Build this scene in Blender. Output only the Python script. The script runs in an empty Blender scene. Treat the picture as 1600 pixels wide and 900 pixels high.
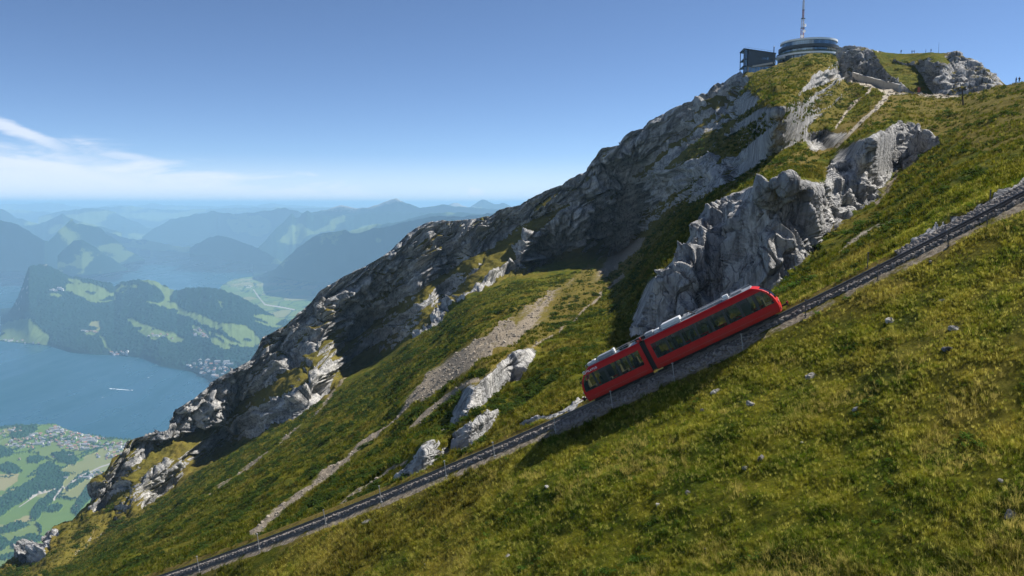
import bpy, bmesh, math, random
import numpy as np
from mathutils import Vector, Matrix

random.seed(7)
rng = np.random.default_rng(11)
S = bpy.context.scene
COL = S.collection
R_ = math.radians

# ------------------------------------------------------------------ camera
LENS = 28.0
F = LENS / 36.0 * 1600.0            # focal length in photograph pixels
PITCH = R_(6.06)
cam_d = bpy.data.cameras.new('camera')
cam = bpy.data.objects.new('camera', cam_d)
COL.objects.link(cam)
cam_d.lens = LENS; cam_d.sensor_width = 36.0
cam_d.clip_start = 0.5; cam_d.clip_end = 400000.0
cam.location = (0, 0, 0)
cam.rotation_euler = (math.pi / 2 - PITCH, 0, 0)
S.camera = cam

# ------------------------------------------------------------------ sun, sky, exposure
SUN_AZ, SUN_EL = R_(66), R_(50)      # clockwise from +Y (view direction); behind the ridge, to the right
sun_d = bpy.data.lights.new('sun', 'SUN')
sun_d.energy = 4.9; sun_d.angle = R_(0.5); sun_d.color = (1.0, 0.955, 0.88)
sun = bpy.data.objects.new('sun', sun_d); COL.objects.link(sun)
sv = Vector((math.sin(SUN_AZ) * math.cos(SUN_EL), math.cos(SUN_AZ) * math.cos(SUN_EL), math.sin(SUN_EL)))
sun.rotation_euler = sv.to_track_quat('Z', 'Y').to_euler()
sun.location = sv * 900

S.view_settings.view_transform = 'Standard'
S.view_settings.look = 'None'
S.view_settings.exposure = 0.74
S.view_settings.gamma = 1.0
S.cycles.max_bounces = 6
S.cycles.volume_bounces = 2
S.cycles.transparent_max_bounces = 12
S.cycles.use_denoising = True

HAZE_DENSITY = 4.9e-5
HAZE_COLOR = (0.44, 0.73, 1.0)

def nd(nt, typ, **kw):
    n = nt.nodes.new(typ)
    for k, v in kw.items():
        if k.startswith('i_'):
            n.inputs[k[2:].replace('_', ' ')].default_value = v
        else:
            setattr(n, k, v)
    return n

def math_n(nt, op, a, b=None, c=None, clamp=False):
    n = nt.nodes.new('ShaderNodeMath'); n.operation = op; n.use_clamp = clamp
    for i, v in enumerate((a, b, c)):
        if v is None: continue
        if isinstance(v, (int, float)): n.inputs[i].default_value = v
        else: nt.links.new(v, n.inputs[i])
    return n.outputs[0]

def smooth_n(nt, v, lo, hi, a=0.0, b=1.0):
    n = nt.nodes.new('ShaderNodeMapRange'); n.interpolation_type = 'SMOOTHSTEP'
    nt.links.new(v, n.inputs['Value'])
    n.inputs['From Min'].default_value = lo; n.inputs['From Max'].default_value = hi
    n.inputs['To Min'].default_value = a; n.inputs['To Max'].default_value = b
    return n.outputs['Result']

def mix_n(nt, fac, a, b, blend='MIX'):
    n = nt.nodes.new('ShaderNodeMix'); n.data_type = 'RGBA'; n.blend_type = blend
    for sock, v in ((n.inputs['Factor'], fac), (n.inputs['A'], a), (n.inputs['B'], b)):
        if isinstance(v, (int, float)): sock.default_value = v
        elif isinstance(v, tuple): sock.default_value = (*v, 1) if len(v) == 3 else v
        else: nt.links.new(v, sock)
    return n.outputs['Result']

def noise_n(nt, vec, scale, detail=4, rough=0.55, dist=0.0):
    n = nt.nodes.new('ShaderNodeTexNoise')
    n.inputs['Scale'].default_value = scale; n.inputs['Detail'].default_value = detail
    n.inputs['Roughness'].default_value = rough; n.inputs['Distortion'].default_value = dist
    if vec is not None: nt.links.new(vec, n.inputs['Vector'])
    return n.outputs['Fac']

def mapping_n(nt, vec, scale=(1, 1, 1), rot=(0, 0, 0), loc=(0, 0, 0)):
    n = nt.nodes.new('ShaderNodeMapping')
    n.inputs['Scale'].default_value = scale; n.inputs['Rotation'].default_value = rot; n.inputs['Location'].default_value = loc
    nt.links.new(vec, n.inputs['Vector'])
    return n.outputs['Vector']

def make_world():
    w = bpy.data.worlds.new('World'); S.world = w; w.use_nodes = True
    nt = w.node_tree; nt.nodes.clear()
    out = nd(nt, 'ShaderNodeOutputWorld'); bg = nd(nt, 'ShaderNodeBackground')
    sky = nd(nt, 'ShaderNodeTexSky'); sky.sky_type = 'NISHITA'; sky.sun_disc = False
    sky.sun_elevation = SUN_EL; sky.sun_rotation = SUN_AZ
    sky.altitude = 1900; sky.air_density = 0.6; sky.dust_density = 0.15; sky.ozone_density = 4.0
    tc = nd(nt, 'ShaderNodeTexCoord')
    sep = nd(nt, 'ShaderNodeSeparateXYZ'); nt.links.new(tc.outputs['Generated'], sep.inputs[0])
    az = math_n(nt, 'MULTIPLY', math_n(nt, 'ARCTAN2', sep.outputs[0], sep.outputs[1]), 180 / math.pi)
    el = math_n(nt, 'MULTIPLY', math_n(nt, 'ARCSINE', sep.outputs[2]), 180 / math.pi)
    cmb = nd(nt, 'ShaderNodeCombineXYZ'); nt.links.new(az, cmb.inputs[0]); nt.links.new(el, cmb.inputs[1])
    v = cmb.outputs[0]
    # wide sheet of high cloud lying low over the lakes, its upper edge wispy and sloping away to the right
    n1 = noise_n(nt, mapping_n(nt, v, (0.16, 0.9, 1), (0, 0, R_(4))), 1.0, 7, 0.62, 0.6)
    edge = math_n(nt, 'MULTIPLY_ADD', az, -0.118, -0.05)
    h = math_n(nt, 'SUBTRACT', edge, el)
    h = math_n(nt, 'MULTIPLY_ADD', math_n(nt, 'SUBTRACT', n1, 0.5), 4.2, h)
    band = smooth_n(nt, h, -0.7, 1.3)
    band = math_n(nt, 'MULTIPLY', band, smooth_n(nt, el, -1.0, 0.3))
    band = math_n(nt, 'MULTIPLY', band, smooth_n(nt, az, 0, -12))
    band = math_n(nt, 'MULTIPLY', band, math_n(nt, 'MULTIPLY_ADD', n1, 0.5, 0.55))
    # one feathered streak above the sheet
    dl = math_n(nt, 'SUBTRACT', el, math_n(nt, 'MULTIPLY_ADD', az, -0.41, -8.43))
    n2 = noise_n(nt, mapping_n(nt, v, (0.5, 1.6, 1), (0, 0, R_(-27))), 1.1, 6, 0.6, 0.4)
    dl = math_n(nt, 'MULTIPLY_ADD', math_n(nt, 'SUBTRACT', n2, 0.5), 0.9, dl)
    st = math_n(nt, 'MULTIPLY', smooth_n(nt, dl, -0.75, -0.1), smooth_n(nt, dl, 0.42, 0.02))
    st = math_n(nt, 'MULTIPLY', st, smooth_n(nt, az, -27.2, -31.0))
    st = math_n(nt, 'MULTIPLY', st, smooth_n(nt, az, -44, -36))
    st = math_n(nt, 'MULTIPLY', st, 0.75)
    # small fair-weather puffs on the horizon
    puffs = None
    n3 = noise_n(nt, mapping_n(nt, v, (1.6, 2.4, 1)), 1.6, 5, 0.6)
    for (a0, e0, ra, re, k) in ((-2.62, 0.80, 0.85, 0.50, .8), (-0.55, 0.72, 1.1, 0.28, .55), (-6.2, 0.85, .7, .3, .35),
                                (-4.3, .8, .5, .4, .3), (-31.6, 1.42, 1.0, 0.25, .55)):
        da = math_n(nt, 'DIVIDE', math_n(nt, 'SUBTRACT', az, a0), ra)
        de = math_n(nt, 'DIVIDE', math_n(nt, 'SUBTRACT', el, e0), re)
        rr = math_n(nt, 'ADD', math_n(nt, 'MULTIPLY', da, da), math_n(nt, 'MULTIPLY', de, de))
        rr = math_n(nt, 'MULTIPLY_ADD', math_n(nt, 'SUBTRACT', n3, 0.5), 2.4, rr)
        p = smooth_n(nt, rr, 1.0, 0.1, 0, k)
        puffs = p if puffs is None else math_n(nt, 'MAXIMUM', puffs, p)
    cl = math_n(nt, 'MAXIMUM', math_n(nt, 'MAXIMUM', band, st), puffs)
    veil = math_n(nt, 'MULTIPLY', smooth_n(nt, el, 3.6, -0.2), 0.62)          # thin white veil all round the horizon
    cl = math_n(nt, 'MAXIMUM', cl, veil)
    cl = math_n(nt, 'MINIMUM', cl, 0.85)
    col = mix_n(nt, cl, sky.outputs['Color'], (6.7, 7.1, 7.8))
    nt.links.new(col, bg.inputs['Color'])
    bg.inputs['Strength'].default_value = 0.083
    nt.links.new(bg.outputs[0], out.inputs['Surface'])
make_world()

# ------------------------------------------------------------------ tagging and mesh helpers
def tag(o, label=None, cat=None, group=None, kind=None):
    if label: o['label'] = label
    if cat: o['category'] = cat
    if group: o['group'] = group
    if kind: o['kind'] = kind
    return o

def empty(name, loc=(0, 0, 0), label=None, cat=None, group=None):
    o = bpy.data.objects.new(name, None); COL.objects.link(o)
    o.location = loc; o.empty_display_size = 0.3
    return tag(o, label, cat, group)

class MB:
    """collects faces (with a material slot) and links them as ONE mesh object"""
    def __init__(s): s.v = []; s.f = []; s.m = []
    def face(s, pts, m=0):
        i = len(s.v); s.v += [tuple(p) for p in pts]; s.f.append(tuple(range(i, i + len(pts)))); s.m.append(m)
    def box(s, c, d, m=0, rot=None):
        c = Vector(c); hx, hy, hz = d[0] / 2, d[1] / 2, d[2] / 2
        P = [Vector((x, y, z)) for z in (-hz, hz) for y in (-hy, hy) for x in (-hx, hx)]
        if rot is not None: P = [rot @ p for p in P]
        i = len(s.v); s.v += [tuple(c + p) for p in P]
        for q in ((0, 2, 3, 1), (4, 5, 7, 6), (0, 1, 5, 4), (2, 6, 7, 3), (0, 4, 6, 2), (1, 3, 7, 5)):
            s.f.append(tuple(i + k for k in q)); s.m.append(m)
    def tube(s, pts, r, n=8, m=0, caps=True):
        pts = [Vector(p) for p in pts]
        rs = r if isinstance(r, (list, tuple)) else [r] * len(pts)
        base = len(s.v)
        for k, p in enumerate(pts):
            t = (pts[min(k + 1, len(pts) - 1)] - pts[max(k - 1, 0)]).normalized()
            a = t.orthogonal().normalized() if k == 0 else (a - t * a.dot(t)).normalized()
            b = t.cross(a)
            for j in range(n):
                th = 2 * math.pi * j / n
                s.v.append(tuple(p + (a * math.cos(th) + b * math.sin(th)) * rs[k]))
        for k in range(len(pts) - 1):
            for j in range(n):
                s.f.append((base + k * n + j, base + k * n + (j + 1) % n, base + (k + 1) * n + (j + 1) % n, base + (k + 1) * n + j)); s.m.append(m)
        if caps:
            s.f.append(tuple(base + j for j in range(n - 1, -1, -1))); s.m.append(m)
            e = base + (len(pts) - 1) * n
            s.f.append(tuple(e + j for j in range(n))); s.m.append(m)
    def sweep(s, path, prof, m=0, side=None, up=None):
        """path: list of (point, side vector, up vector); prof: closed list of (a, b) offsets"""
        base = len(s.v); n = len(prof)
        for p, a, b in path:
            for (u, v) in prof: s.v.append(tuple(p + a * u + b * v))
        for k in range(len(path) - 1):
            for j in range(n):
                s.f.append((base + k * n + j, base + k * n + (j + 1) % n, base + (k + 1) * n + (j + 1) % n, base + (k + 1) * n + j)); s.m.append(m)
        s.f.append(tuple(base + j for j in range(n - 1, -1, -1))); s.m.append(m)
        e = base + (len(path) - 1) * n
        s.f.append(tuple(e + j for j in range(n))); s.m.append(m)
    def mesh(s, name, mats, smooth=False):
        me = bpy.data.meshes.new(name)
        me.from_pydata(s.v, [], s.f)
        for mt in (mats if isinstance(mats, (list, tuple)) else [mats]): me.materials.append(mt)
        me.polygons.foreach_set('material_index', s.m)
        if smooth: me.polygons.foreach_set('use_smooth', [True] * len(s.f))
        me.update()
        return me
    def build(s, name, mats, parent=None, smooth=False, loc=None):
        o = bpy.data.objects.new(name, s.mesh(name, mats, smooth)); COL.objects.link(o)
        if parent: o.parent = parent
        if loc is not None: o.location = loc
        return o

def grid_mesh(name, P, mats, attr=None, wrap=False, flip=False):
    """P: (rows, cols, 3) array -> one smooth mesh object with an optional (rows, cols, 4) colour attribute 'mask'"""
    nr, nc = P.shape[:2]
    me = bpy.data.meshes.new(name)
    idx = np.arange(nr * nc, dtype=np.int32).reshape(nr, nc)
    q = np.stack([idx[:-1, :-1], idx[:-1, 1:], idx[1:, 1:], idx[1:, :-1]], -1).reshape(-1, 4)
    if flip: q = q[:, ::-1]
    me.vertices.add(nr * nc); me.vertices.foreach_set('co', P.astype(np.float32).ravel())
    me.loops.add(q.size); me.loops.foreach_set('vertex_index', q.ravel())
    me.polygons.add(len(q)); me.polygons.foreach_set('loop_start', np.arange(0, q.size, 4, dtype=np.int32))
    me.polygons.foreach_set('use_smooth', np.ones(len(q), dtype=bool))
    me.update(calc_edges=True)
    if attr is not None:
        a = me.attributes.new('mask', 'FLOAT_COLOR', 'POINT')
        a.data.foreach_set('color', attr.astype(np.float32).ravel())
    me.materials.append(mats)
    o = bpy.data.objects.new(name, me); COL.objects.link(o)
    return o

# ------------------------------------------------------------------ numpy noise
def _hash(ix, iy, iz, seed):
    h = (ix.astype(np.uint32) * np.uint32(374761393)) ^ (iy.astype(np.uint32) * np.uint32(668265263)) ^ (iz.astype(np.uint32) * np.uint32(2246822519)) ^ np.uint32((seed * 3266489917) & 0xffffffff)
    h ^= h >> np.uint32(15); h *= np.uint32(2246822519); h ^= h >> np.uint32(13); h *= np.uint32(3266489917); h ^= h >> np.uint32(16)
    return h
_G = rng.normal(size=(256, 3)); _G = (_G / np.linalg.norm(_G, axis=1)[:, None]).astype(np.float32)

def perlin(p, seed=0):
    """gradient noise of points (..., 3); about -0.8..0.8"""
    sh = p.shape[:-1]; p = p.reshape(-1, 3)
    i0 = np.floor(p); f = (p - i0).astype(np.float32); i0 = i0.astype(np.int64)
    u = f * f * f * (f * (f * 6 - 15) + 10)
    out = np.zeros(len(p), np.float32)
    for dx in (0, 1):
        wx = u[:, 0] if dx else 1 - u[:, 0]
        for dy in (0, 1):
            wy = u[:, 1] if dy else 1 - u[:, 1]
            for dz in (0, 1):
                wz = u[:, 2] if dz else 1 - u[:, 2]
                g = _G[_hash(i0[:, 0] + dx, i0[:, 1] + dy, i0[:, 2] + dz, seed) & np.uint32(255)]
                d = g[:, 0] * (f[:, 0] - dx) + g[:, 1] * (f[:, 1] - dy) + g[:, 2] * (f[:, 2] - dz)
                out += wx * wy * wz * d
    return (out * 1.5).reshape(sh)

def fbm(p, octaves=4, seed=0, gain=0.5, lac=2.03):
    a, t, s = 1.0, 0, 0
    for k in range(octaves):
        t = t + a * perlin(p, seed + k); s += a; a *= gain; p = p * lac + 7.3
    return t / s * 1.6

def ridged(p, octaves=4, seed=0, gain=0.5):
    a, t, s = 1.0, 0, 0
    for k in range(octaves):
        n = 1 - np.abs(perlin(p, seed + k)) * 1.8
        t = t + a * n; s += a; a *= gain; p = p * 2.07 + 3.1
    return t / s

def worley(p, seed=0):
    """F1, F2, a per-cell random number and the offset from the cell's seed, of points (N, 3)"""
    i0 = np.floor(p).astype(np.int64); f = (p - i0).astype(np.float32)
    n = len(p); d1 = np.full(n, 9, np.float32); d2 = np.full(n, 9, np.float32); cid = np.zeros(n, np.float32); vec = np.zeros((n, 3), np.float32)
    for dx in (-1, 0, 1):
        for dy in (-1, 0, 1):
            for dz in (-1, 0, 1):
                h = _hash(i0[:, 0] + dx, i0[:, 1] + dy, i0[:, 2] + dz, seed)
                ox = (h & np.uint32(1023)).astype(np.float32) / 1023; oy = ((h >> np.uint32(10)) & np.uint32(1023)).astype(np.float32) / 1023
                oz = ((h >> np.uint32(20)) & np.uint32(1023)).astype(np.float32) / 1023
                d = (dx + ox - f[:, 0]) ** 2 + (dy + oy - f[:, 1]) ** 2 + (dz + oz - f[:, 2]) ** 2
                m = d < d1
                d2 = np.where(m, d1, np.minimum(d2, d)); cid = np.where(m, (ox + oy * 3.7 + oz * 5.1) % 1.0, cid); vec = np.where(m[:, None], -np.stack([dx + ox - f[:, 0], dy + oy - f[:, 1], dz + oz - f[:, 2]], -1), vec); d1 = np.where(m, d, d1)
    return np.sqrt(d1), np.sqrt(d2), cid, vec

def facet(cid, vec):
    """height of a differently tilted plane in every cell: broken rock faces"""
    r = np.stack([(cid * 17.13) % 1.0, (cid * 41.7) % 1.0, (cid * 73.9) % 1.0], -1) - 0.5
    return (r * vec).sum(-1)

def sstep(x, a, b):
    t = np.clip((x - a) / (b - a), 0, 1); return t * t * (3 - 2 * t)

def blur(a, r, axis):
    """three box passes of half width r along an axis"""
    if r < 1: return a
    for _ in range(3):
        b = np.concatenate([np.repeat(a.take([0], axis), r + 1, axis), a, np.repeat(a.take([-1], axis), r, axis)], axis)
        c = np.cumsum(b, axis); n = a.shape[axis]; w = 2 * r + 1
        a = (c.take(range(w, w + n), axis) - c.take(range(0, n), axis)) / w
    return a

def inpoly(x, y, poly):
    poly = np.asarray(poly, float)
    out = np.zeros(x.shape, bool)
    bb = (x > poly[:, 0].min()) & (x < poly[:, 0].max()) & (y > poly[:, 1].min()) & (y < poly[:, 1].max())
    if not bb.any(): return out
    xs, ys = x[bb], y[bb]; c = np.zeros(xs.shape, bool)
    j = len(poly) - 1
    for i in range(len(poly)):
        (xi, yi), (xj, yj) = poly[i], poly[j]
        if yi != yj:
            c ^= ((yi > ys) != (yj > ys)) & (xs < (xj - xi) * (ys - yi) / (yj - yi) + xi)
        j = i
    out[bb] = c
    return out

def near_line(x, y, pts, w):
    """1 on the polyline, falling to 0 at half width w (w may be a list, one per point)"""
    best = np.zeros(x.shape)
    ws = w if isinstance(w, (list, tuple)) else [w] * len(pts)
    for (a, b, wa, wb) in zip(pts[:-1], pts[1:], ws[:-1], ws[1:]):
        ax, ay = a; bx, by = b; L = (bx - ax) ** 2 + (by - ay) ** 2
        t = np.clip(((x - ax) * (bx - ax) + (y - ay) * (by - ay)) / L, 0, 1)
        d = np.hypot(x - ax - t * (bx - ax), y - ay - t * (by - ay)) / (wa + (wb - wa) * t)
        best = np.maximum(best, np.clip(1.6 - 1.6 * d, 0, 1))
    return best

# view geometry used to recover where things stand: a sight line through a point of the photograph, met at a distance
CP, SP = math.cos(PITCH), math.sin(PITCH)
def sight(px, py):
    u = (np.asarray(px, float) - 800) / F; v = (450 - np.asarray(py, float)) / F
    return np.stack([u, CP + v * SP, -SP + v * CP], -1)
def at(px, py, d):
    return Vector(sight(px, py) * d)
def project(P):
    P = np.asarray(P); d = P[..., 1] * CP - P[..., 2] * SP
    return 800 + F * P[..., 0] / d, 450 - F * (P[..., 1] * SP + P[..., 2] * CP) / d, d
def on_level(px, py, z):
    s = sight(px, py); return z / s[..., 2]

# ------------------------------------------------------------------ materials
def new_mat(name):
    m = bpy.data.materials.new(name); m.use_nodes = True
    nt = m.node_tree; p = nt.nodes['Principled BSDF']
    return m, nt, p

def simple(name, col, rough=0.6, metal=0.0, var=0.12, scale=6.0, spec=0.5, bump=0.0):
    """one colour with slight procedural wear"""
    m, nt, p = new_mat(name)
    tc = nd(nt, 'ShaderNodeTexCoord')
    n = noise_n(nt, tc.outputs['Object'], scale, 5, 0.6)
    c = mix_n(nt, n, tuple(x * (1 - var) for x in col), tuple(min(1, x * (1 + var)) for x in col))
    nt.links.new(c, p.inputs['Base Color'])
    nt.links.new(math_n(nt, 'MULTIPLY_ADD', n, 0.2, rough - 0.1), p.inputs['Roughness'])
    p.inputs['Metallic'].default_value = metal
    p.inputs['Specular IOR Level'].default_value = spec
    if bump:
        b = nd(nt, 'ShaderNodeBump'); b.inputs['Strength'].default_value = bump; b.inputs['Distance'].default_value = 0.05
        nt.links.new(noise_n(nt, tc.outputs['Object'], scale * 4, 5, 0.65), b.inputs['Height']); nt.links.new(b.outputs[0], p.inputs['Normal'])
    return m

def grass_colour(nt, pos, dry=None, gain=1.0):
    """patchy alpine meadow colour in world space: green, olive, straw and earth"""
    big = noise_n(nt, pos, 0.055, 5, 0.6, 0.3)
    mid = noise_n(nt, mapping_n(nt, pos, (1, 1, 1.6)), 0.35, 5, 0.62, 0.4)
    fine = noise_n(nt, pos, 2.6, 4, 0.6)
    c = mix_n(nt, smooth_n(nt, mid, 0.38, 0.66), (0.046, 0.064, 0.005), (0.120, 0.114, 0.010))
    c = mix_n(nt, smooth_n(nt, big, 0.47, 0.66, 0, 0.75), c, (0.150, 0.118, 0.020))
    c = mix_n(nt, smooth_n(nt, fine, 0.55, 0.75, 0, 0.4), c, (0.19, 0.165, 0.04))
    c = mix_n(nt, smooth_n(nt, mid, 0.30, 0.40, 0.55, 0), c, (0.026, 0.036, 0.006))
    if dry is not None:
        c = mix_n(nt, dry, c, (0.165, 0.122, 0.036))
    return c

def make_hillside_mat():
    m, nt, p = new_mat('alpine_slope')
    geo = nd(nt, 'ShaderNodeNewGeometry'); pos = geo.outputs['Position']
    at_ = nd(nt, 'ShaderNodeAttribute'); at_.attribute_name = 'mask'
    sep = nd(nt, 'ShaderNodeSeparateColor'); nt.links.new(at_.outputs['Color'], sep.inputs[0])
    rock, scree, dry = sep.outputs[0], sep.outputs[1], sep.outputs[2]
    nz = nd(nt, 'ShaderNodeSeparateXYZ'); nt.links.new(geo.outputs['Normal'], nz.inputs[0])
    # grass
    g = grass_colour(nt, pos, dry)
    # limestone: pale grey with darker joints, ochre weathering and black water streaks
    r1 = noise_n(nt, pos, 0.12, 8, 0.65, 0.5)
    r2 = noise_n(nt, mapping_n(nt, pos, (1.3, 1.3, 0.16)), 0.5, 7, 0.65, 0.8)
    r3 = noise_n(nt, pos, 1.7, 6, 0.65)
    rc = mix_n(nt, smooth_n(nt, r1, 0.35, 0.68), (0.33, 0.332, 0.335), (0.57, 0.555, 0.53))
    rc = mix_n(nt, smooth_n(nt, r2, 0.34, 0.54, 0.6, 0), rc, (0.10, 0.10, 0.105))
    r4 = noise_n(nt, mapping_n(nt, pos, (1, 1, 0.07), (0.1, 0.0, 0)), 1.1, 6, 0.62, 0.35)
    rc = mix_n(nt, smooth_n(nt, r4, 0.36, 0.50, 0.72, 0), rc, (0.085, 0.085, 0.09))
    rc = mix_n(nt, smooth_n(nt, r3, 0.55, 0.8, 0, 0.5), rc, (0.36, 0.29, 0.20))
    vo = nd(nt, 'ShaderNodeTexVoronoi'); vo.feature = 'DISTANCE_TO_EDGE'; vo.inputs['Scale'].default_value = 0.42
    wp = nd(nt, 'ShaderNodeVectorMath'); wp.operation = 'ADD'
    nv = nd(nt, 'ShaderNodeTexNoise'); nv.inputs['Scale'].default_value = 0.5; nv.inputs['Detail'].default_value = 5
    nt.links.new(pos, nv.inputs['Vector'])
    sc = nd(nt, 'ShaderNodeVectorMath'); sc.operation = 'SCALE'; sc.inputs['Scale'].default_value = 4.5
    nt.links.new(nv.outputs['Color'], sc.inputs[0]); nt.links.new(pos, wp.inputs[0]); nt.links.new(sc.outputs[0], wp.inputs[1])
    nt.links.new(mapping_n(nt, wp.outputs[0], (1, 1, 0.35), (0.3, 0.5, 0.2)), vo.inputs['Vector'])
    rc = mix_n(nt, smooth_n(nt, vo.outputs['Distance'], 0.0, 0.05, 0.35, 0), rc, (0.07, 0.07, 0.07))
    # bedding: thin beds dipping down to the left, each weathered a little differently, with open joints between
    def dotv(v):
        n = nt.nodes.new('ShaderNodeVectorMath'); n.operation = 'DOT_PRODUCT'; n.inputs[1].default_value = v; nt.links.new(pos, n.inputs[0]); return n.outputs['Value']
    cb = nd(nt, 'ShaderNodeCombineXYZ')
    nt.links.new(math_n(nt, 'MULTIPLY', dotv((-0.72, -0.25, -0.64)), .045), cb.inputs[0]); nt.links.new(math_n(nt, 'MULTIPLY', dotv((0.55, 0.28, -0.78)), .30), cb.inputs[1]); nt.links.new(math_n(nt, 'MULTIPLY', dotv((-0.40, 0.90, 0.10)), .10), cb.inputs[2])
    b1 = noise_n(nt, cb.outputs[0], 1.0, 6, 0.6, 0.5); b2 = noise_n(nt, cb.outputs[0], 2.3, 5, 0.62, 0.6)
    far_ = smooth_n(nt, dotv((0, 1, 0)), 170, 260)
    rc = mix_n(nt, math_n(nt, 'MULTIPLY', smooth_n(nt, b1, 0.48, 0.64, 0, 0.7), far_), rc, (0.62, 0.60, 0.565))
    rc = mix_n(nt, math_n(nt, 'MULTIPLY', smooth_n(nt, b1, 0.44, 0.34, 0, 0.6), far_), rc, (0.13, 0.125, 0.115))
    rc = mix_n(nt, math_n(nt, 'MULTIPLY', smooth_n(nt, math_n(nt, 'ABSOLUTE', math_n(nt, 'SUBTRACT', b2, 0.5)), 0.012, 0.0, 0, 0.85), far_), rc, (0.05, 0.05, 0.05))
    # scree
    s1 = noise_n(nt, pos, 3.0, 6, 0.7)
    s2 = noise_n(nt, pos, 0.4, 5, 0.6)
    scol = mix_n(nt, smooth_n(nt, s1, 0.35, 0.65), (0.155, 0.125, 0.09), (0.34, 0.29, 0.225))
    # put together; the mask edge is broken up by noise
    brk = math_n(nt, 'MULTIPLY_ADD', math_n(nt, 'SUBTRACT', noise_n(nt, pos, 0.5, 7, 0.7), 0.5), 1.5, rock)
    brk = math_n(nt, 'MULTIPLY_ADD', math_n(nt, 'SUBTRACT', nz.outputs[2], 0.62), -0.9, brk)   # turf holds on the flatter ledges
    rm = smooth_n(nt, brk, 0.36, 0.56)
    sb = math_n(nt, 'MULTIPLY_ADD', math_n(nt, 'SUBTRACT', noise_n(nt, pos, 0.8, 7, 0.72), 0.5), 1.7, scree)
    sm = smooth_n(nt, sb, 0.34, 0.66)
    c = mix_n(nt, sm, g, scol)
    c = mix_n(nt, rm, c, rc)
    pm = math_n(nt, 'MULTIPLY_ADD', math_n(nt, 'SUBTRACT', noise_n(nt, pos, 1.2, 6, 0.7), 0.5), 1.1, at_.outputs['Alpha'])
    c = mix_n(nt, smooth_n(nt, pm, 0.35, 0.6), c, mix_n(nt, s1, (0.30, 0.26, 0.20), (0.50, 0.45, 0.37)))
    nt.links.new(c, p.inputs['Base Color'])
    p.inputs['Roughness'].default_value = 0.95; p.inputs['Specular IOR Level'].default_value = 0.04
    # relief
    hg = noise_n(nt, pos, 1.3, 8, 0.7)
    hr = math_n(nt, 'ADD', math_n(nt, 'MULTIPLY', noise_n(nt, pos, 0.45, 9, 0.66, 0.4), 2.2), math_n(nt, 'MULTIPLY', smooth_n(nt, vo.outputs['Distance'], 0, 0.1), 0.45))
    hh = nd(nt, 'ShaderNodeMix'); hh.data_type = 'FLOAT'
    nt.links.new(rm, hh.inputs['Factor']); nt.links.new(hg, hh.inputs['A']); nt.links.new(hr, hh.inputs['B'])
    b = nd(nt, 'ShaderNodeBump'); b.inputs['Strength'].default_value = 0.85; b.inputs['Distance'].default_value = 0.7
    nt.links.new(hh.outputs['Result'], b.inputs['Height']); nt.links.new(b.outputs[0], p.inputs['Normal'])
    return m
M_HILL = make_hillside_mat()

# ------------------------------------------------------------------ the track line in space
PA, PB, PC = 0.60, 0.09, -25.5       # the mean plane of the near slope, z = PA x + PB y + PC
def on_slope(px, py):
    s = sight(px, py); return PC / (s[..., 2] - PA * s[..., 0] - PB * s[..., 1])
TRK = np.array([(310, 881), (405, 845), (510, 805), (597, 770), (698, 727), (775, 696), (870, 655), (957, 615),
                (1050, 572), (1160, 522), (1225, 490), (1260, 474), (1371, 419), (1437, 385), (1543, 328), (1600, 297)], float)
_tp = sight(TRK[:, 0], TRK[:, 1]) * on_slope(TRK[:, 0], TRK[:, 1])[:, None]
_fy = np.polyfit(_tp[:, 0], _tp[:, 1], 2); _fz = np.polyfit(_tp[:, 0], _tp[:, 2], 3)
def track_pt(x):
    """centre of the track at rail-top level for a given world x"""
    return Vector((x, float(np.polyval(_fy, x)), float(np.polyval(_fz, x))))
def track_frame(x):
    t = (track_pt(x + 0.5) - track_pt(x - 0.5)).normalized()
    side = t.cross(Vector((0, 0, 1))).normalized()      # towards the viewer
    return track_pt(x), t, side, side.cross(t).normalized()
TX = np.linspace(-75, 60, 541)
_tl = np.array([track_pt(x) for x in TX])
_gx, _gy, _gd = project(_tl - np.array([0, 0, 0.50]))
def trk_row(px):
    return np.interp(px, _gx, _gy), np.interp(px, _gx, _gd)

# ------------------------------------------------------------------ the mountainside
CREST = np.array([(-60, 915), (-10, 893), (30, 868), (55, 852), (75, 840), (85, 822), (112, 812), (135, 790), (146, 768), (152, 748), (166, 736), (175, 716), (190, 709),
                  (198, 690), (214, 684), (232, 680), (262, 671), (268, 655), (275, 640), (300, 624), (326, 604), (340, 592), (362, 578), (392, 563), (403, 545),
                  (410, 527), (438, 514), (456, 499), (474, 484), (498, 456), (510, 448), (545, 428), (586, 408), (612, 390), (640, 362), (664, 349), (684, 346), (748, 342), (765, 339),
                  (782, 327), (812, 320), (852, 297), (876, 287), (916, 266), (930, 246), (940, 232), (968, 226), (976, 212), (985, 205), (1004, 200), (1014, 188),
                  (1040, 176), (1062, 164), (1080, 158), (1098, 143), (1126, 128), (1145, 117), (1162, 117), (1186, 110), (1215, 101), (1240, 91), (1262, 84), (1292, 81), (1304, 86), (1312, 108), (1324, 119),
                  (1345, 128), (1372, 137), (1400, 143), (1450, 147), (1500, 148), (1520, 144), (1545, 139), (1575, 133), (1600, 128), (1680, 112), (2010, 40)], float)
CREST_D = np.array([(-60, 415), (100, 432), (260, 466), (430, 500), (750, 525), (930, 505), (1160, 468), (1300, 440), (1330, 400), (1400, 320), (1500, 258), (1600, 221), (1680, 205), (2010, 170)], float)

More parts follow.
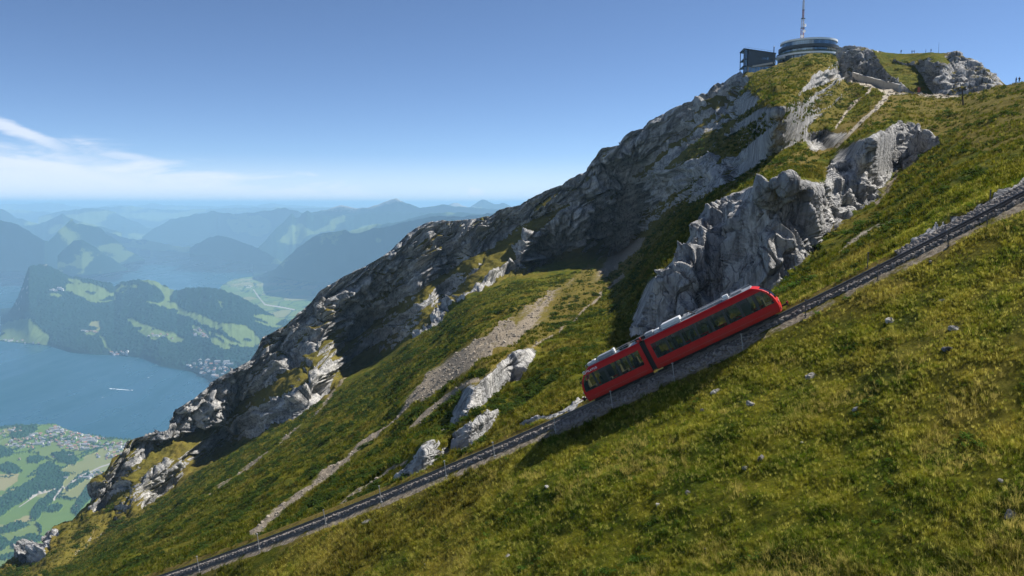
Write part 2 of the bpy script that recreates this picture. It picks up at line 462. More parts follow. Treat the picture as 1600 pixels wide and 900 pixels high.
def mountainside():
    px = np.arange(-50, 2000, 1.62); NC = len(px)
    NB, NU = 205, 470
    ry, rd = trk_row(px)
    cy = np.interp(px, CREST[:, 0], CREST[:, 1]) + 1.0 * sstep(px, 1160, 1190) * sstep(px, 1306, 1290); cd = np.interp(px, CREST_D[:, 0], CREST_D[:, 1])
    cy = cy + 1.6 * fbm(np.stack([px / 17, px * 0, px * 0], -1), 4, 90) * sstep(px, 1330, 1280)
    by = np.maximum(ry + 40, 1000.0)
    tb = np.linspace(0, 1, NB, endpoint=False); tu = np.linspace(0, 1, NU)
    Yb = by[None, :] + (ry - by)[None, :] * tb[:, None]
    cys = blur(np.maximum(cy, -40.0), 9, 0)
    Yu = ry[None, :] + (cys - ry)[None, :] * tu[:, None] + (cy - cys)[None, :] * sstep(tu, .80, 1)[:, None]
    X = np.repeat(px[None, :], NU, 0)
    # painted zones, with wandering borders
    wob = np.stack([X / 26, Yu / 26, X * 0], -1)
    wx = X + 5.0 * fbm(wob, 4, 1); wy = Yu + 5.0 * fbm(wob, 4, 5)
    P_ = lambda poly: inpoly(wx, wy, poly).astype(np.float32)
    wob2 = np.stack([X / 44, Yu / 60, X * 0], -1); wx2 = X + 4.0 * fbm(wob2, 2, 11); wy2 = Yu + 4.0 * fbm(wob2, 2, 15)
    S_ = lambda poly: blur(blur(inpoly(wx2, wy2, poly).astype(np.float32), 3, 1), 2, 0)
    top = [tuple(c) for c in CREST if c[0] <= 1310]
    ridge_wall = P_([(x, y - 40) for x, y in top if x < 1166] + [(1172, 112), (1168, 128), (1150, 152), (1100, 190), (1040, 235), (1000, 262), (960, 285), (925, 300), (860, 330), (800, 362), (740, 398), (690, 428),
                    (640, 462), (590, 500), (540, 532), (480, 562), (420, 600), (335, 655), (268, 688), (230, 705), (205, 762), (150, 796), (138, 792), (136, 770)])
    mixed = P_([(x, y - 30) for x, y in top] + [(1330, 118), (1345, 150), (1300, 200), (1245, 225), (1160, 275), (1065, 326), (1000, 368), (960, 400), (905, 410), (860, 412), (800, 432), (705, 479), (690, 506), (640, 530), (593, 557),
                (545, 585), (515, 622), (440, 668), (365, 695), (300, 745), (220, 806), (150, 850), (70, 905)])
    wall2 = P_([(800, 385), (860, 345), (930, 315), (1000, 285), (1060, 262), (1130, 240), (1110, 270), (1040, 310), (960, 352), (880, 392), (820, 418)])
    wall3 = P_([(380, 660), (420, 625), (470, 600), (520, 590), (520, 612), (440, 664), (390, 684)])
    buttress = S_([(985, 530), (990, 500), (1003, 474), (1020, 436), (1062, 398), (1088, 352), (1104, 324), (1140, 308), (1165, 292), (1190, 284), (1242, 277), (1262, 282), (1288, 292), (1299, 330), (1300, 352),
                   (1292, 378), (1262, 408), (1236, 428), (1205, 450), (1175, 470), (1100, 500), (1040, 530)])
    hollow = S_([(1286, 300), (1290, 262), (1310, 236), (1355, 212), (1398, 192), (1424, 188), (1442, 200), (1464, 206), (1470, 226), (1440, 238), (1420, 262), (1396, 268), (1382, 296), (1350, 330), (1322, 352), (1304, 372), (1302, 340)])
    crag_a = S_([(684, 687), (700, 655), (730, 607), (748, 590), (773, 575), (800, 556), (825, 540), (840, 548), (834, 566), (828, 580), (814, 594), (759, 629), (720, 660)])
    crag_b = S_([(690, 717), (700, 700), (716, 679), (735, 662), (745, 653), (770, 642), (786, 636), (779, 652), (768, 668), (756, 680), (739, 697)])
    crag_c = S_([(616, 758), (628, 740), (638, 728), (658, 705), (678, 690), (686, 700), (684, 722), (670, 738), (658, 744)])
    cutbank = P_([(811, 678), (812, 664), (822, 656), (855, 648), (889, 630), (918, 614), (924, 632), (900, 646), (860, 662)])
    cut2 = P_([(1416, 388), (1420, 380), (1445, 366), (1472, 350), (1505, 333), (1543, 312), (1568, 296), (1604, 282), (1604, 300), (1548, 328), (1484, 363), (1440, 386)])
    crag_d = S_([(1398, 205), (1405, 195), (1420, 188), (1436, 196), (1442, 208), (1420, 212)])
    spur = P_([(20, 880), (40, 856), (75, 830), (92, 824), (88, 846), (62, 878)])
    crag_e = S_([(1262, 225), (1272, 214), (1300, 208), (1322, 203), (1330, 210), (1300, 232), (1270, 242)])
    crag_f = P_([(1255, 138), (1270, 118), (1296, 108), (1330, 112), (1350, 122), (1335, 128), (1300, 126), (1275, 138)])
    walls = np.clip(ridge_wall + spur + crag_a + crag_b + crag_c + cutbank + cut2 + buttress + hollow + crag_d + crag_e + crag_f + wall2 + wall3, 0, 1)
    # rock bands showing through the shaded turf below the crest: strung out along the bedding
    bx = X * 0.80 - Yu * -0.60; bd = -X * -0.60 + Yu * 0.80       # along / across the bedding
    bed = fbm(np.stack([bx / 95, bd / 20, X * 0], -1), 5, 21)
    bed2 = fbm(np.stack([bx / 46, bd / 30, X * 0], -1), 5, 27)
    mixrock = mixed * sstep(bed + 0.6 * bed2, 0.02, 0.34)
    brow = P_([(1166, 90), (1215, 80), (1306, 60), (1308, 96), (1280, 108), (1262, 122), (1246, 150), (1222, 168), (1196, 160), (1176, 140)])
    mixrock = mixrock * (1 - 0.9 * brow) * (1 - 0.55 * sstep(X, 1120, 1210)) * (1 - 0.75 * sstep(X, 260, 150))
    grassy = sstep(bed2 - 0.4 * bed, 0.04, 0.24)
    ridge_rock = ridge_wall * (1 - 0.8 * grassy)
    rock = np.clip(np.maximum.reduce([ridge_rock, mixrock * 0.85, walls * (1 - ridge_wall)]), 0, 1)
    # bare gravel runnels and paths
    L_ = lambda pts, w: near_line(wx * .35 + X * .65, wy * .35 + Yu * .65, pts, w)
    scree = np.maximum.reduce([
        0.85 * P_([(1010, 372), (985, 402), (930, 444), (880, 480), (842, 508), (800, 535), (770, 552), (725, 578), (690, 606), (660, 626), (640, 630), (652, 604), (690, 572), (735, 540), (772, 515), (830, 476), (880, 445), (940, 402), (985, 376)]) * sstep(bed2, -0.75, 0.35),
        1.1 * near_line(X, Yu, [(800, 510), (770, 530), (720, 566), (680, 596), (650, 616)], [8, 12, 22, 18, 6]),
        L_([(655, 612), (610, 660), (575, 690), (520, 728), (480, 762), (440, 795), (395, 835)], [8, 6, 5, 6, 10, 10, 7]),
        L_([(745, 590), (710, 612), (690, 628), (660, 650), (640, 668)], [3, 5, 7, 4, 2]),
        L_([(730, 600), (760, 585), (800, 560), (870, 520), (930, 470), (975, 430)], 2.5) * 0.7,
        L_([(1392, 342), (1370, 354), (1345, 366), (1322, 382), (1306, 394)], [2, 5, 4, 4, 2]),
        near_line(X, Yu, [(1391, 144), (1372, 166), (1350, 186), (1328, 208), (1306, 231)], [5.0, 4.6, 4.2, 3.6, 3.0]),
        near_line(X, Yu, [(1360, 140), (1344, 156), (1320, 178), (1306, 200)], 2.6) * .9,
        near_line(X, Yu, [(1310, 118), (1345, 130), (1385, 142), (1402, 146), (1450, 149), (1500, 149), (1530, 146)], [4, 4, 4, 3, 3, 2.5, 2]),
        L_([(1404, 200), (1410, 225), (1404, 250), (1398, 280), (1382, 300), (1372, 320)], [3, 4, 4, 6, 7, 4]) * .8,
        L_([(540, 590), (500, 640), (440, 690), (380, 735), (330, 775)], 3) * .6,
        P_([(1418, 392), (1470, 362), (1545, 330), (1602, 300), (1602, 310), (1545, 342), (1480, 374), (1400, 420)]) * .9,
        L_([(640, 720), (600, 748), (560, 770), (525, 795)], 3.5) * .6,
    ])
    scree = np.clip(scree * (1 - walls * 0.8), 0, 1.1)
    # how fast the ground recedes up a column of the picture: walls hardly, turf quickly
    w = 0.42 + 1.15 * tu[:, None] + 0 * X
    w = w * (1 - 0.972 * walls) * (1 - 0.6 * mixrock * (1 - walls))
    w = w * (1 - (0.86 + 0.04 * sstep(X, 760, 560)) * mixed * (1 - brow)) * (1 + 0.0 * mixed * (1 - walls) * (1 - mixrock))
    w = blur(w, 2, 1)
    dpy = Yu[:-1] - Yu[1:]
    cum = np.concatenate([np.zeros((1, NC)), np.cumsum((w[1:] + w[:-1]) * 0.5 * dpy, 0)], 0)
    want = np.log(cd) - np.log(rd); rate = blur(want / cum[-1], 45, 0)
    lnD = np.log(rd)[None, :] + rate[None] * cum
    late = sstep(tu, .42, 1.0)[:, None]
    lnD = lnD + (np.log(cd)[None] - lnD[-1:]) * late
    # buttress leans out, hollow sinks in
    lean = np.zeros(X.shape)
    for (gx, gy, sx, sy, k) in ((1170, 400, 95, 85, -0.012), (1345, 290, 50, 55, 0.012), (1296, 440, 45, 28, 0.03), (955, 545, 26, 26, 0.035), (828, 560, 26, 30, -0.05), (775, 648, 20, 22, -0.05), (678, 706, 18, 22, -0.05),
                                (1080, 250, 160, 60, 0.0), (700, 480, 26, 60, 0.035), (745, 430, 12, 50, -0.02), (790, 400, 20, 60, 0.02), (520, 610, 18, 26, 0.02)):
        lean += k * np.exp(-((X - gx) / sx) ** 2 - ((Yu - gy) / sy) ** 2)
    edge_free = np.minimum(sstep(tu, 0, .12), sstep(tu, 1, .9))[:, None]
    lnD = lnD + lean * edge_free
    wl = blur(blur(walls + 0.5 * mixrock, 4, 0), 6, 1)
    lnD = lnD * 1.0; ls = blur(blur(lnD, 14, 1), 6, 0); k_ = np.clip(wl * 1.6, 0, 1) + (1 - edge_free)
    k_ = np.clip(k_, 0, 1); lnD = blur(blur(lnD, 8, 1), 2, 0) * k_ + ls * (1 - k_)
    Db = np.exp(np.log(on_slope(np.repeat(px[None], NB, 0), Yb)) + (np.log(rd) - np.log(on_slope(px, ry)))[None])
    Yall = np.concatenate([Yb, Yu], 0); Dall = np.concatenate([Db, np.exp(lnD)], 0); Xall = np.repeat(px[None], NB + NU, 0)
    P = sight(Xall, Yall) * Dall[..., None]
    pad = lambda a: np.concatenate([np.zeros((NB, NC)), a], 0)
    rock, scree, walls, mixed, buttress, hollow, ridge_wall, mixrock = map(pad, (rock, scree, walls, mixed, buttress, hollow, ridge_wall, mixrock))
    crags = pad(np.clip(crag_a + crag_b + crag_c + cutbank + cut2 + crag_e + crag_d, 0, 1))
    rs = blur(blur(rock, 1, 0), 1, 1); ws = blur(blur(walls, 2, 0), 2, 1)
    # normals of the smooth form
    def normals(P):
        du = np.gradient(P, axis=1); dv = np.gradient(P, axis=0)
        n = np.cross(du, dv); n /= np.linalg.norm(n, axis=-1)[..., None] + 1e-9
        return n
    Ps = np.stack([blur(blur(P[..., k], 3, 0), 3, 1) for k in range(3)], -1)
    N = normals(Ps)
    tobase = np.abs(Xall) * 0 + Dall
    # --- turf: hummocks, steps trodden across the slope, runnels down the fall line
    trk_fade = sstep(np.abs(Yall - ry[None]), 2, 22)
    fall = np.array([-0.80, -0.11, -0.59]); 
    along = P @ fall; across = P @ np.array([0.0, 1.0, 0.0]); upn = P @ np.array([-0.59, 0, 0.80])
    g = 0.30 * fbm(P / 5.5, 3, 40) + 0.17 * fbm(P / 1.6, 3, 44) + 0.6 * fbm(P / 17, 2, 47)
    far = sstep(Dall, 70, 160)
    runnel = fbm(np.stack([along / 60, across / 13, upn / 60], -1), 4, 50)
    g = g + far * (1.3 * runnel + 0.8 * fbm(P / 9, 4, 52))
    g = g * (0.25 + 0.75 * trk_fade)
    g = g + mixed * (1.1 * fbm(P / np.array([7., 7., 4.]), 4, 56) + 1.0 * (ridged(np.stack([along / 16, across / 6, upn / 5], -1), 4, 58) - .5))
    # --- rock
    sel = (rs > 0.02) | (ws > 0.02)
    Q = P[sel]; Ds = Dall[sel]
    e1 = np.array([-0.72, -0.25, -0.64]); e3 = np.array([-0.40, 0.90, 0.10]); e2 = np.cross(e1, e3); e2 /= np.linalg.norm(e2)
    q = np.stack([Q @ e1, Q @ e2, Q @ e3], -1)
    lam = np.clip(Ds / 450.0, 0.16, 1.15)[:, None]
    qs = q / lam
    qw = qs + 3.0 * np.stack([perlin(qs / 14, 60), perlin(qs / 14, 61), perlin(qs / 14, 62)], -1)
    f1, f2, cid, vc = worley(qw / np.array([38, 10, 12.]), 63)
    g1, g2, cid2, vc2 = worley(qw / np.array([14, 4.2, 5.]), 64)
    k1, k2, cid4, vc4 = worley(qw / np.array([5.5, 1.8, 2.4]), 65)
    blocks = (cid - 0.5) * 3.0 + facet(cid, vc) * 9.0 - 2.0 * np.exp(-((f2 - f1) / 0.05) ** 2)
    blocks += (cid2 - 0.5) * 1.3 + facet(cid2, vc2) * 4.0 - 0.9 * np.exp(-((g2 - g1) / 0.07) ** 2)
    blocks += (cid4 - 0.5) * 0.6 + facet(cid4, vc4) * 3.0
    rough = 2.0 * (ridged(qs / np.array([44, 17, 20.]), 5, 66) - 0.5) + 0.7 * fbm(qs / 4.0, 3, 70)
    rk = (blocks + rough) * lam[:, 0] * (1.3 + 0.35 * sstep(Ds, 220, 320)) * (1 - 0.45 * crags[sel])
    # tall flutes on the buttress
    bsel = buttress[sel]; hsel = hollow[sel]
    qb = np.stack([Q[:, 0] + 0.14 * Q[:, 2], Q[:, 1], Q[:, 2]], -1)
    qb = qb + 0.9 * np.stack([perlin(qb / np.array([7, 7, 30.]), 71), perlin(qb / np.array([7, 7, 30.]), 72), 0 * Ds], -1) + 0.25 * np.stack([perlin(qb / np.array([1.6, 1.6, 7.]), 171), perlin(qb / np.array([1.6, 1.6, 7.]), 172), 0 * Ds], -1)
    fl = 1 - 1.8 * np.abs(perlin(qb / np.array([4.6, 4.6, 130.]), 74))
    fl2 = 1 - 1.8 * np.abs(perlin(qb / np.array([1.6, 1.6, 40.]), 75))
    h1, h2, cid3, vc3 = worley(qb / np.array([2.6, 2.6, 70.]), 76)
    j1, j2, cid5, vc5 = worley((qb + .3 * perlin(qb / .9, 173)[:, None]) / np.array([1.0, 1.0, 8.0]), 77)
    flute = 2.2 * (fl - 0.4) + 1.0 * (fl2 - .4) + (cid3 - 0.5) * 1.4 - 1.1 * np.exp(-((h2 - h1) / 0.045) ** 2) + facet(cid5, vc5) * 0.30 + 0.28 * fbm(qb / np.array([1.6, 1.6, 9.]), 5, 78, 0.6)
    hq = Q + 1.2 * np.stack([perlin(Q / 4, 181), perlin(Q / 4, 182), perlin(Q / 4, 183)], -1)
    i1, i2, c6, v6 = worley(hq / np.array([4.5, 4.5, 6.0]), 79)
    hol = 2.6 * facet(c6, v6) + 2.2 * (ridged(hq / 7.0, 5, 184) - .5) + .5 * fbm(hq / 1.5, 3, 188) - 0.6 * np.exp(-((i2 - i1) / 0.07) ** 2)
    rk = rk * (1 - hsel) + hol * hsel
    rk = rk * (1 - bsel) + flute * bsel
    D_ = g * (1 - 0.6 * ws)
    amp = np.maximum(rs, 0.8 * ws)[sel]
    side = np.abs(np.gradient(np.log(Dall), axis=1)); side = blur(blur(side, 3, 0), 3, 1)
    calm = np.maximum(sstep(side, 0.0090, 0.0022), sstep(Dall, 190, 280) * sstep(side, .03, .01))
    D_[sel] += rk * np.clip(amp * 1.2, 0, 1)
    D_ = D_ * (0.05 + 0.95 * calm)
    crest_fade = sstep(np.arange(NB + NU)[::-1], -4, 20)[:, None] * 0.55 + 0.45
    D_ = D_ * np.where(Xall < 1320, crest_fade, np.maximum(crest_fade, 0.0)) * np.concatenate([np.ones(NB), np.ones(NU)])[:, None]
    P2 = P + N * D_[..., None]
    # keep the ground below the sleepers
    _, _, _ = 0, 0, 0
    tx_ = np.clip(P2[..., 0], TX[0], TX[-1])
    ty = np.polyval(_fy, tx_); tz = np.polyval(_fz, tx_)
    slope_y = np.polyval(np.polyder(_fy), tx_)
    dd = (P2[..., 1] - ty) / np.sqrt(1 + slope_y ** 2)         # signed distance from the track, + is uphill side
    zz = tz + np.where(dd > 0, dd * 0.26 - 0.40, 0.22 * np.minimum(dd + 1.1, 0) - 0.29)
    under = sstep(Xall, 850, 885) * sstep(Xall, 1190, 1150)                                        # the track stands on a low stone facing below the train
    zz = zz - 0.16 * under * sstep(-dd, 1.0, 1.7)
    near = np.where(dd > 0, sstep(dd, 3.6, 2.1), sstep(-dd, 11.0, 2.0)) * (Dall < 140)
    P2[..., 2] = P2[..., 2] * (1 - near) + np.where(dd > 0, np.minimum(zz, tz - 0.42 + 0.10 * dd), zz) * near
    dry = np.zeros(Xall.shape)
    dry = np.maximum(dry, 0.85 * sstep(dd, 1.2, 1.5) * sstep(dd, 2.9, 1.9) * (Dall < 140))          # straw verge behind the rails
    dry = np.maximum(dry, 0.5 * sstep(-dd, 1.5, 2.0) * sstep(-dd, 4.0, 2.2) * (Dall < 140) * sstep(fbm(P2 / 3, 3, 80), -0.1, 0.3))
    dry = np.maximum(dry, 0.75 * pad(P_([(1240, 240), (1300, 205), (1385, 150), (1405, 150), (1390, 190), (1330, 215), (1250, 262), (1150, 290), (1120, 305), (1150, 272)])))
    dry = np.maximum(dry, 0.45 * pad(mixed) if mixed.shape[0] == NU else 0.45 * mixed)
    dry = np.maximum(dry, 0.6 * pad(P_([(700, 560), (860, 450), (1000, 370), (1060, 330), (1010, 400), (900, 500), (780, 580), (690, 640)])))
    dry = np.maximum(dry, 0.55 * pad(P_([(1400, 150), (1640, 120), (1640, 205), (1560, 240), (1480, 215), (1420, 185)])))
    scree = np.maximum(scree, 0.95 * sstep(np.abs(dd + 1.6), 0.8, 0.3) * (0.55 + 0.6 * sstep(fbm(P2 / 2.2, 3, 81), -.3, .3)) * (Dall < 140))
    # close the far side of the mountain behind the crest
    back = []
    c = P2[-1]
    for (dy, dz) in ((3, -1.0), (14, -16), (60, -75), (260, -330)):
        back.append(c + np.stack([0 * px - dy * 0.25, 0 * px + dy, 0 * px + dz], -1))
    P3 = np.concatenate([P2, np.array(back)], 0)
    Xa, Ya = Xall, Yall
    path = np.maximum.reduce([near_line(Xa, Ya, [(1391, 144), (1372, 166), (1350, 186), (1328, 208), (1306, 231)], [4.5, 4.0, 3.4, 3.0, 2.2]), 0.7 * near_line(Xa, Ya, [(1360, 140), (1344, 156), (1320, 178), (1306, 200)], 2.2),
                              near_line(Xa, Ya, [(1310, 119), (1345, 131), (1385, 143), (1402, 147), (1450, 150), (1500, 150)], [4, 4, 4, 3, 3, 2]), 0.9 * near_line(Xa, Ya, [(1392, 342), (1370, 354), (1345, 366), (1322, 382), (1306, 394)], [2, 5, 4, 4, 2]) * (fbm(P2 / 2.5, 3, 83) > -.25)])
    A = np.stack([rock, scree, dry, path], -1)
    A = np.concatenate([A, np.repeat(A[-1:], 4, 0)], 0)
    o = grid_mesh('hillside', P3, M_HILL, A)
    tag(o, kind='structure')
    return dict(P=P2, px=px, Y=Yall, NB=NB, NU=NU, rock=rs, walls=ws, scree=scree, mixed=mixed, dd=dd, D=Dall, ry=ry, dry=dry)
HS = mountainside()

def ground_at(px, py):
    """point of the built slope seen at a place of the photograph"""
    j = int(np.clip(round((px - HS['px'][0]) / 1.62), 0, len(HS['px']) - 1))
    X_, Y_, _ = project(HS['P'][:, max(j - 1, 0):j + 2])
    k = np.argmin(np.abs(X_ - px) * 0.5 + np.abs(Y_ - py)); r, c = np.unravel_index(k, X_.shape)
    return Vector(HS['P'][r, max(j - 1, 0) + c])

# ------------------------------------------------------------------ far country: lake, valley floors, mountains
LAKE_Z = -1450.0

def make_far_mat(name, forest=(0.006, 0.024, 0.014), meadow=(0.105, 0.160, 0.045), scale=1.0, patch=0.5):
    """forest, meadow, bare rock by painted zones (R meadow, G rock, B field tint) with grain in world space"""
    m, nt, p = new_mat(name)
    geo = nd(nt, 'ShaderNodeNewGeometry'); pos = geo.outputs['Position']
    a = nd(nt, 'ShaderNodeAttribute'); a.attribute_name = 'mask'
    sep = nd(nt, 'ShaderNodeSeparateColor'); nt.links.new(a.outputs['Color'], sep.inputs[0])
    n1 = noise_n(nt, pos, 0.004 * scale, 6, 0.62, 0.3); n2 = noise_n(nt, pos, 0.03 * scale, 5, 0.65)
    f = mix_n(nt, n2, tuple(x * 0.65 for x in forest), tuple(x * 1.5 for x in forest))
    g = mix_n(nt, n1, tuple(x * 0.8 for x in meadow), (meadow[0] * 1.35, meadow[1] * 1.12, meadow[2] * 1.1))
    g = mix_n(nt, sep.outputs[2], g, (0.26, 0.21, 0.10))
    mm = math_n(nt, 'MULTIPLY_ADD', math_n(nt, 'SUBTRACT', n2, 0.5), 0.7, sep.outputs[0])
    c = mix_n(nt, smooth_n(nt, mm, 0.38, 0.58), f, g)
    rr = math_n(nt, 'MULTIPLY_ADD', math_n(nt, 'SUBTRACT', n2, 0.5), 1.0, sep.outputs[1])
    c = mix_n(nt, smooth_n(nt, rr, 0.4, 0.75), c, (0.30, 0.28, 0.25))
    nt.links.new(c, p.inputs['Base Color']); p.inputs['Roughness'].default_value = 0.95; p.inputs['Specular IOR Level'].default_value = 0.1
    return m
M_FAR = make_far_mat('wooded_mountain'); M_VAL = make_far_mat('valley_fields', (0.014, 0.042, 0.018), (0.085, 0.150, 0.026), 1.6)

def make_lake_mat():
    m, nt, p = new_mat('lake_water')
    geo = nd(nt, 'ShaderNodeNewGeometry'); pos = geo.outputs['Position']
    n = noise_n(nt, mapping_n(nt, pos, (1, 0.25, 1)), 0.0011, 5, 0.6, 0.5)
    nt.links.new(mix_n(nt, n, (0.002, 0.040, 0.060), (0.004, 0.055, 0.080)), p.inputs['Base Color'])
    nt.links.new(smooth_n(nt, n, 0.40, 0.66, 0.24, 0.48), p.inputs['Roughness'])     # wind lanes
    p.inputs['IOR'].default_value = 1.33; p.inputs['Specular IOR Level'].default_value = 0.75
    b = nd(nt, 'ShaderNodeBump'); b.inputs['Strength'].default_value = 0.10; b.inputs['Distance'].default_value = 1.5
    nt.links.new(noise_n(nt, pos, 0.05, 4, 0.6), b.inputs['Height']); nt.links.new(b.outputs[0], p.inputs['Normal'])
    return m
_mb = MB()
_mb.face([(-60000, -9000, 0), (60000, -9000, 0), (60000, 60000, 0), (-60000, 60000, 0)])
lake = _mb.build('lake', make_lake_mat(), loc=(0, 0, LAKE_Z)); tag(lake, kind='structure')

_mb = MB()
_mb.face([(-150000, -30000, 0), (150000, -30000, 0), (150000, 150000, 0), (-150000, 150000, 0)])
_g = _mb.build('ground', simple('far_land', (0.06, 0.09, 0.03), 0.95), loc=(0, 0, LAKE_Z - 12)); tag(_g, kind='structure')

def interp(poly, px):
    poly = np.asarray(poly, float); return np.interp(px, poly[:, 0], poly[:, 1])

def land(name, crest, crest_d, foot=None, foot_d=None, step=2.0, rows=46, z0=LAKE_Z, rough=0.10, wave=1800.0, mat=None, paint=None,
         jag=0.25, seed=0, shape=1.0, meadow=0.0, rock=0.0, lump=0.0, lumpw=14.0, back=True, sway=0.0, flat=False):
    """a mountain or shore: its skyline at distance crest_d, its foot on the level z0, worn by gullies running down the fall line"""
    crest = np.asarray(crest, float)
    px = np.arange(crest[0, 0], crest[-1, 0] + step * .5, step)
    cy = interp(crest, px) + (0 if flat else 2.0 * fbm(np.stack([px / 13, px * 0 + seed, px * 0], -1), 4, seed + 50))
    cd = interp(crest_d, px) if not np.isscalar(crest_d) else np.full(px.shape, float(crest_d))
    if foot is not None:
        fy = interp(foot, px); fd = on_level(px, fy, z0)
    else:
        fd = interp(foot_d, px) if not np.isscalar(foot_d) else np.full(px.shape, float(foot_d))
        s = sight(px, cy)
        # the sight line that meets the level z0 at that depth
        tt = z0 / fd; v = (tt + SP) / CP; fy = 450 - F * v
    fd = np.minimum(fd, cd * 0.995)
    t = np.linspace(0, 1, rows)[:, None]
    Y = fy[None] + (cy - fy)[None] * t
    D = np.exp(np.log(fd)[None] + (np.log(cd) - np.log(fd))[None] * t ** shape)
    X = np.repeat(px[None], rows, 0)
    if flat: D = on_level(X, Y, z0)
    P = sight(X, Y) * D[..., None]
    hgt = np.maximum(P[-1, :, 2] - z0, 1.0)[None]
    env = np.clip(4 * t * (1 - t), 0, 1) ** 0.6 + jag * sstep(t, 0.6, 1.0)
    q = np.stack([P[..., 0] / wave, P[..., 1] / (wave * 2.2), P[..., 2] / (wave * 2.5)], -1)
    q = q + 0.35 * np.stack([perlin(q * 1.3, seed + 3), perlin(q * 1.3, seed + 4), perlin(q, seed + 5)], -1)
    n = ridged(q, 5, seed) - 0.62
    P[..., 2] += hgt * rough * env * n * 2.1
    if sway: P[..., 1] += sway * env * n
    m = np.zeros(P.shape[:2] + (4,))
    n2 = fbm(P / np.array([wave * .6, wave * .8, wave * .35]) + 9, 5, seed + 20); zz = (P[..., 2] - z0) / hgt
    m[..., 0] = np.clip(0.5 + (n2 - 0.22 + meadow) * 1.9, 0, 1); m[..., 1] = np.clip((n2 * 0.6 + zz - 1.25 + rock) * 2.5, 0, 1)
    if paint is not None: paint(X, Y, P, m)
    if lump:
        P[..., 2] += lump * sstep(m[..., 0], 0.55, 0.3) * (0.55 + 0.75 * perlin(P / lumpw, seed + 40)) * sstep(t, 0.0, 0.05)
    if flat:
        c = P[-1:] * 1.004; c[..., 2] = z0 - 14
        P = np.concatenate([P, c], 0); m = np.concatenate([m, m[-1:]], 0)
    elif back:
        c = P[-1]; bk = []
        for (k, dz) in ((1.01, .12), (1.06, .55), (1.14, 1.02)):
            b = c * np.array([k, k, 1.0]); b[:, 2] = c[:, 2] - dz * np.maximum(c[:, 2] - z0, 1)
            bk.append(b)
        P = np.concatenate([P, np.array(bk)], 0); m = np.concatenate([m, np.repeat(m[-1:], 3, 0)], 0)
    P[..., 2] = np.maximum(P[..., 2], LAKE_Z - 10)
    o = grid_mesh(name, P, mat or M_FAR, m)
    tag(o, kind='structure')
    return o, P

# valley floor with the lakeside village, at the foot of the mountain on the left
FIELD_FOREST = [[(-40, 792), (0, 778), (28, 764), (55, 748), (92, 738), (110, 742), (92, 762), (60, 772), (48, 780), (25, 790), (5, 806), (-40, 820)],
    [(55, 748), (62, 728), (80, 722), (96, 738), (74, 748)], [(48, 800), (62, 782), (84, 768), (82, 745), (98, 744), (100, 766), (84, 784), (66, 798), (60, 812), (48, 812)],
    [(104, 760), (122, 744), (140, 735), (140, 744), (120, 760), (106, 768)], [(112, 800), (118, 786), (136, 760), (146, 752), (150, 770), (128, 796), (120, 806)],
    [(-40, 706), (0, 698), (18, 702), (20, 712), (0, 716), (-40, 718)], [(15, 680), (28, 668), (54, 664), (60, 672), (40, 684), (22, 686)], [(0, 728), (12, 722), (26, 728), (36, 738), (18, 742), (0, 736)],
    [(42, 716), (56, 712), (70, 718), (60, 724), (44, 724)], [(80, 710), (100, 704), (124, 718), (118, 728), (92, 722)], [(18, 845), (50, 835), (70, 842), (55, 852), (20, 858)],
    [(-40, 842), (0, 838), (20, 850), (0, 862), (-40, 870)], [(62, 798), (90, 788), (100, 792), (92, 800), (64, 802)], [(96, 664), (104, 668), (140, 680), (180, 686), (215, 690), (215, 686), (140, 676), (104, 663)], [(-40, 668), (0, 667), (30, 665), (58, 664), (58, 667), (0, 671), (-40, 673)],
    [(0, 826), (30, 816), (48, 822), (20, 832), (0, 836)]]
FIELD_STRAW = [[(-40, 745), (0, 741), (30, 740), (26, 752), (8, 766), (-40, 772)], [(48, 768), (60, 758), (82, 752), (80, 757), (62, 764), (50, 772)], [(34, 778), (60, 768), (84, 762), (84, 766), (50, 776), (38, 782)], [(143, 752), (152, 748), (152, 756), (144, 758)],
    [(-40, 832), (0, 826), (20, 815), (40, 806), (60, 806), (30, 822), (0, 836), (-40, 846)]]
def paint_valley(X, Y, P, m):
    q = P / np.array([90., 90., 90.])
    f1, f2, cid, _ = worley(np.stack([P[..., 0] / 260 + 0.2 * perlin(q, 3), P[..., 1] / 330, 0 * X], -1).reshape(-1, 3), 5)
    cid = cid.reshape(X.shape); edge = (f2 - f1).reshape(X.shape)
    wx = X + 2.2 * fbm(np.stack([X / 9, Y / 9, 0 * X], -1), 3, 33); wy = Y + 1.2 * fbm(np.stack([X / 9, Y / 9, 0 * X], -1), 3, 37)
    m[..., 0] = 0.78 + 0.2 * (cid - 0.5); m[..., 1] = 0; m[..., 2] = np.where(cid > 0.86, 0.45, 0.0) + np.where(cid < 0.25, 0.12, 0)
    hedge = (edge < 0.035) & (perlin(P / 160, 8) > -0.05)
    m[..., 0] = np.where(hedge, 0.25, m[..., 0])
    m[..., 0] = np.where(perlin(P / 130, 12) > 0.52, 0.2, m[..., 0])
    for poly in FIELD_FOREST: m[..., 0] = np.where(inpoly(wx, wy, poly), 0.08, m[..., 0])
    for poly in FIELD_STRAW: m[..., 2] = np.where(inpoly(wx, wy, poly), 0.75, m[..., 2])
    road = near_line(X, Y, [(84, 782), (98, 764), (120, 752), (140, 738), (156, 730), (180, 722)], 1.6)
    road = np.maximum(road, near_line(X, Y, [(30, 792), (60, 772), (86, 766)], 1.0))
    m[..., 1] = np.maximum(m[..., 1], sstep(road, .3, .8) * 1.1)
def shore_level(poly, z0):
    poly = np.asarray(poly, float); return np.stack([poly[:, 0], on_level(poly[:, 0], poly[:, 1], z0)], -1)
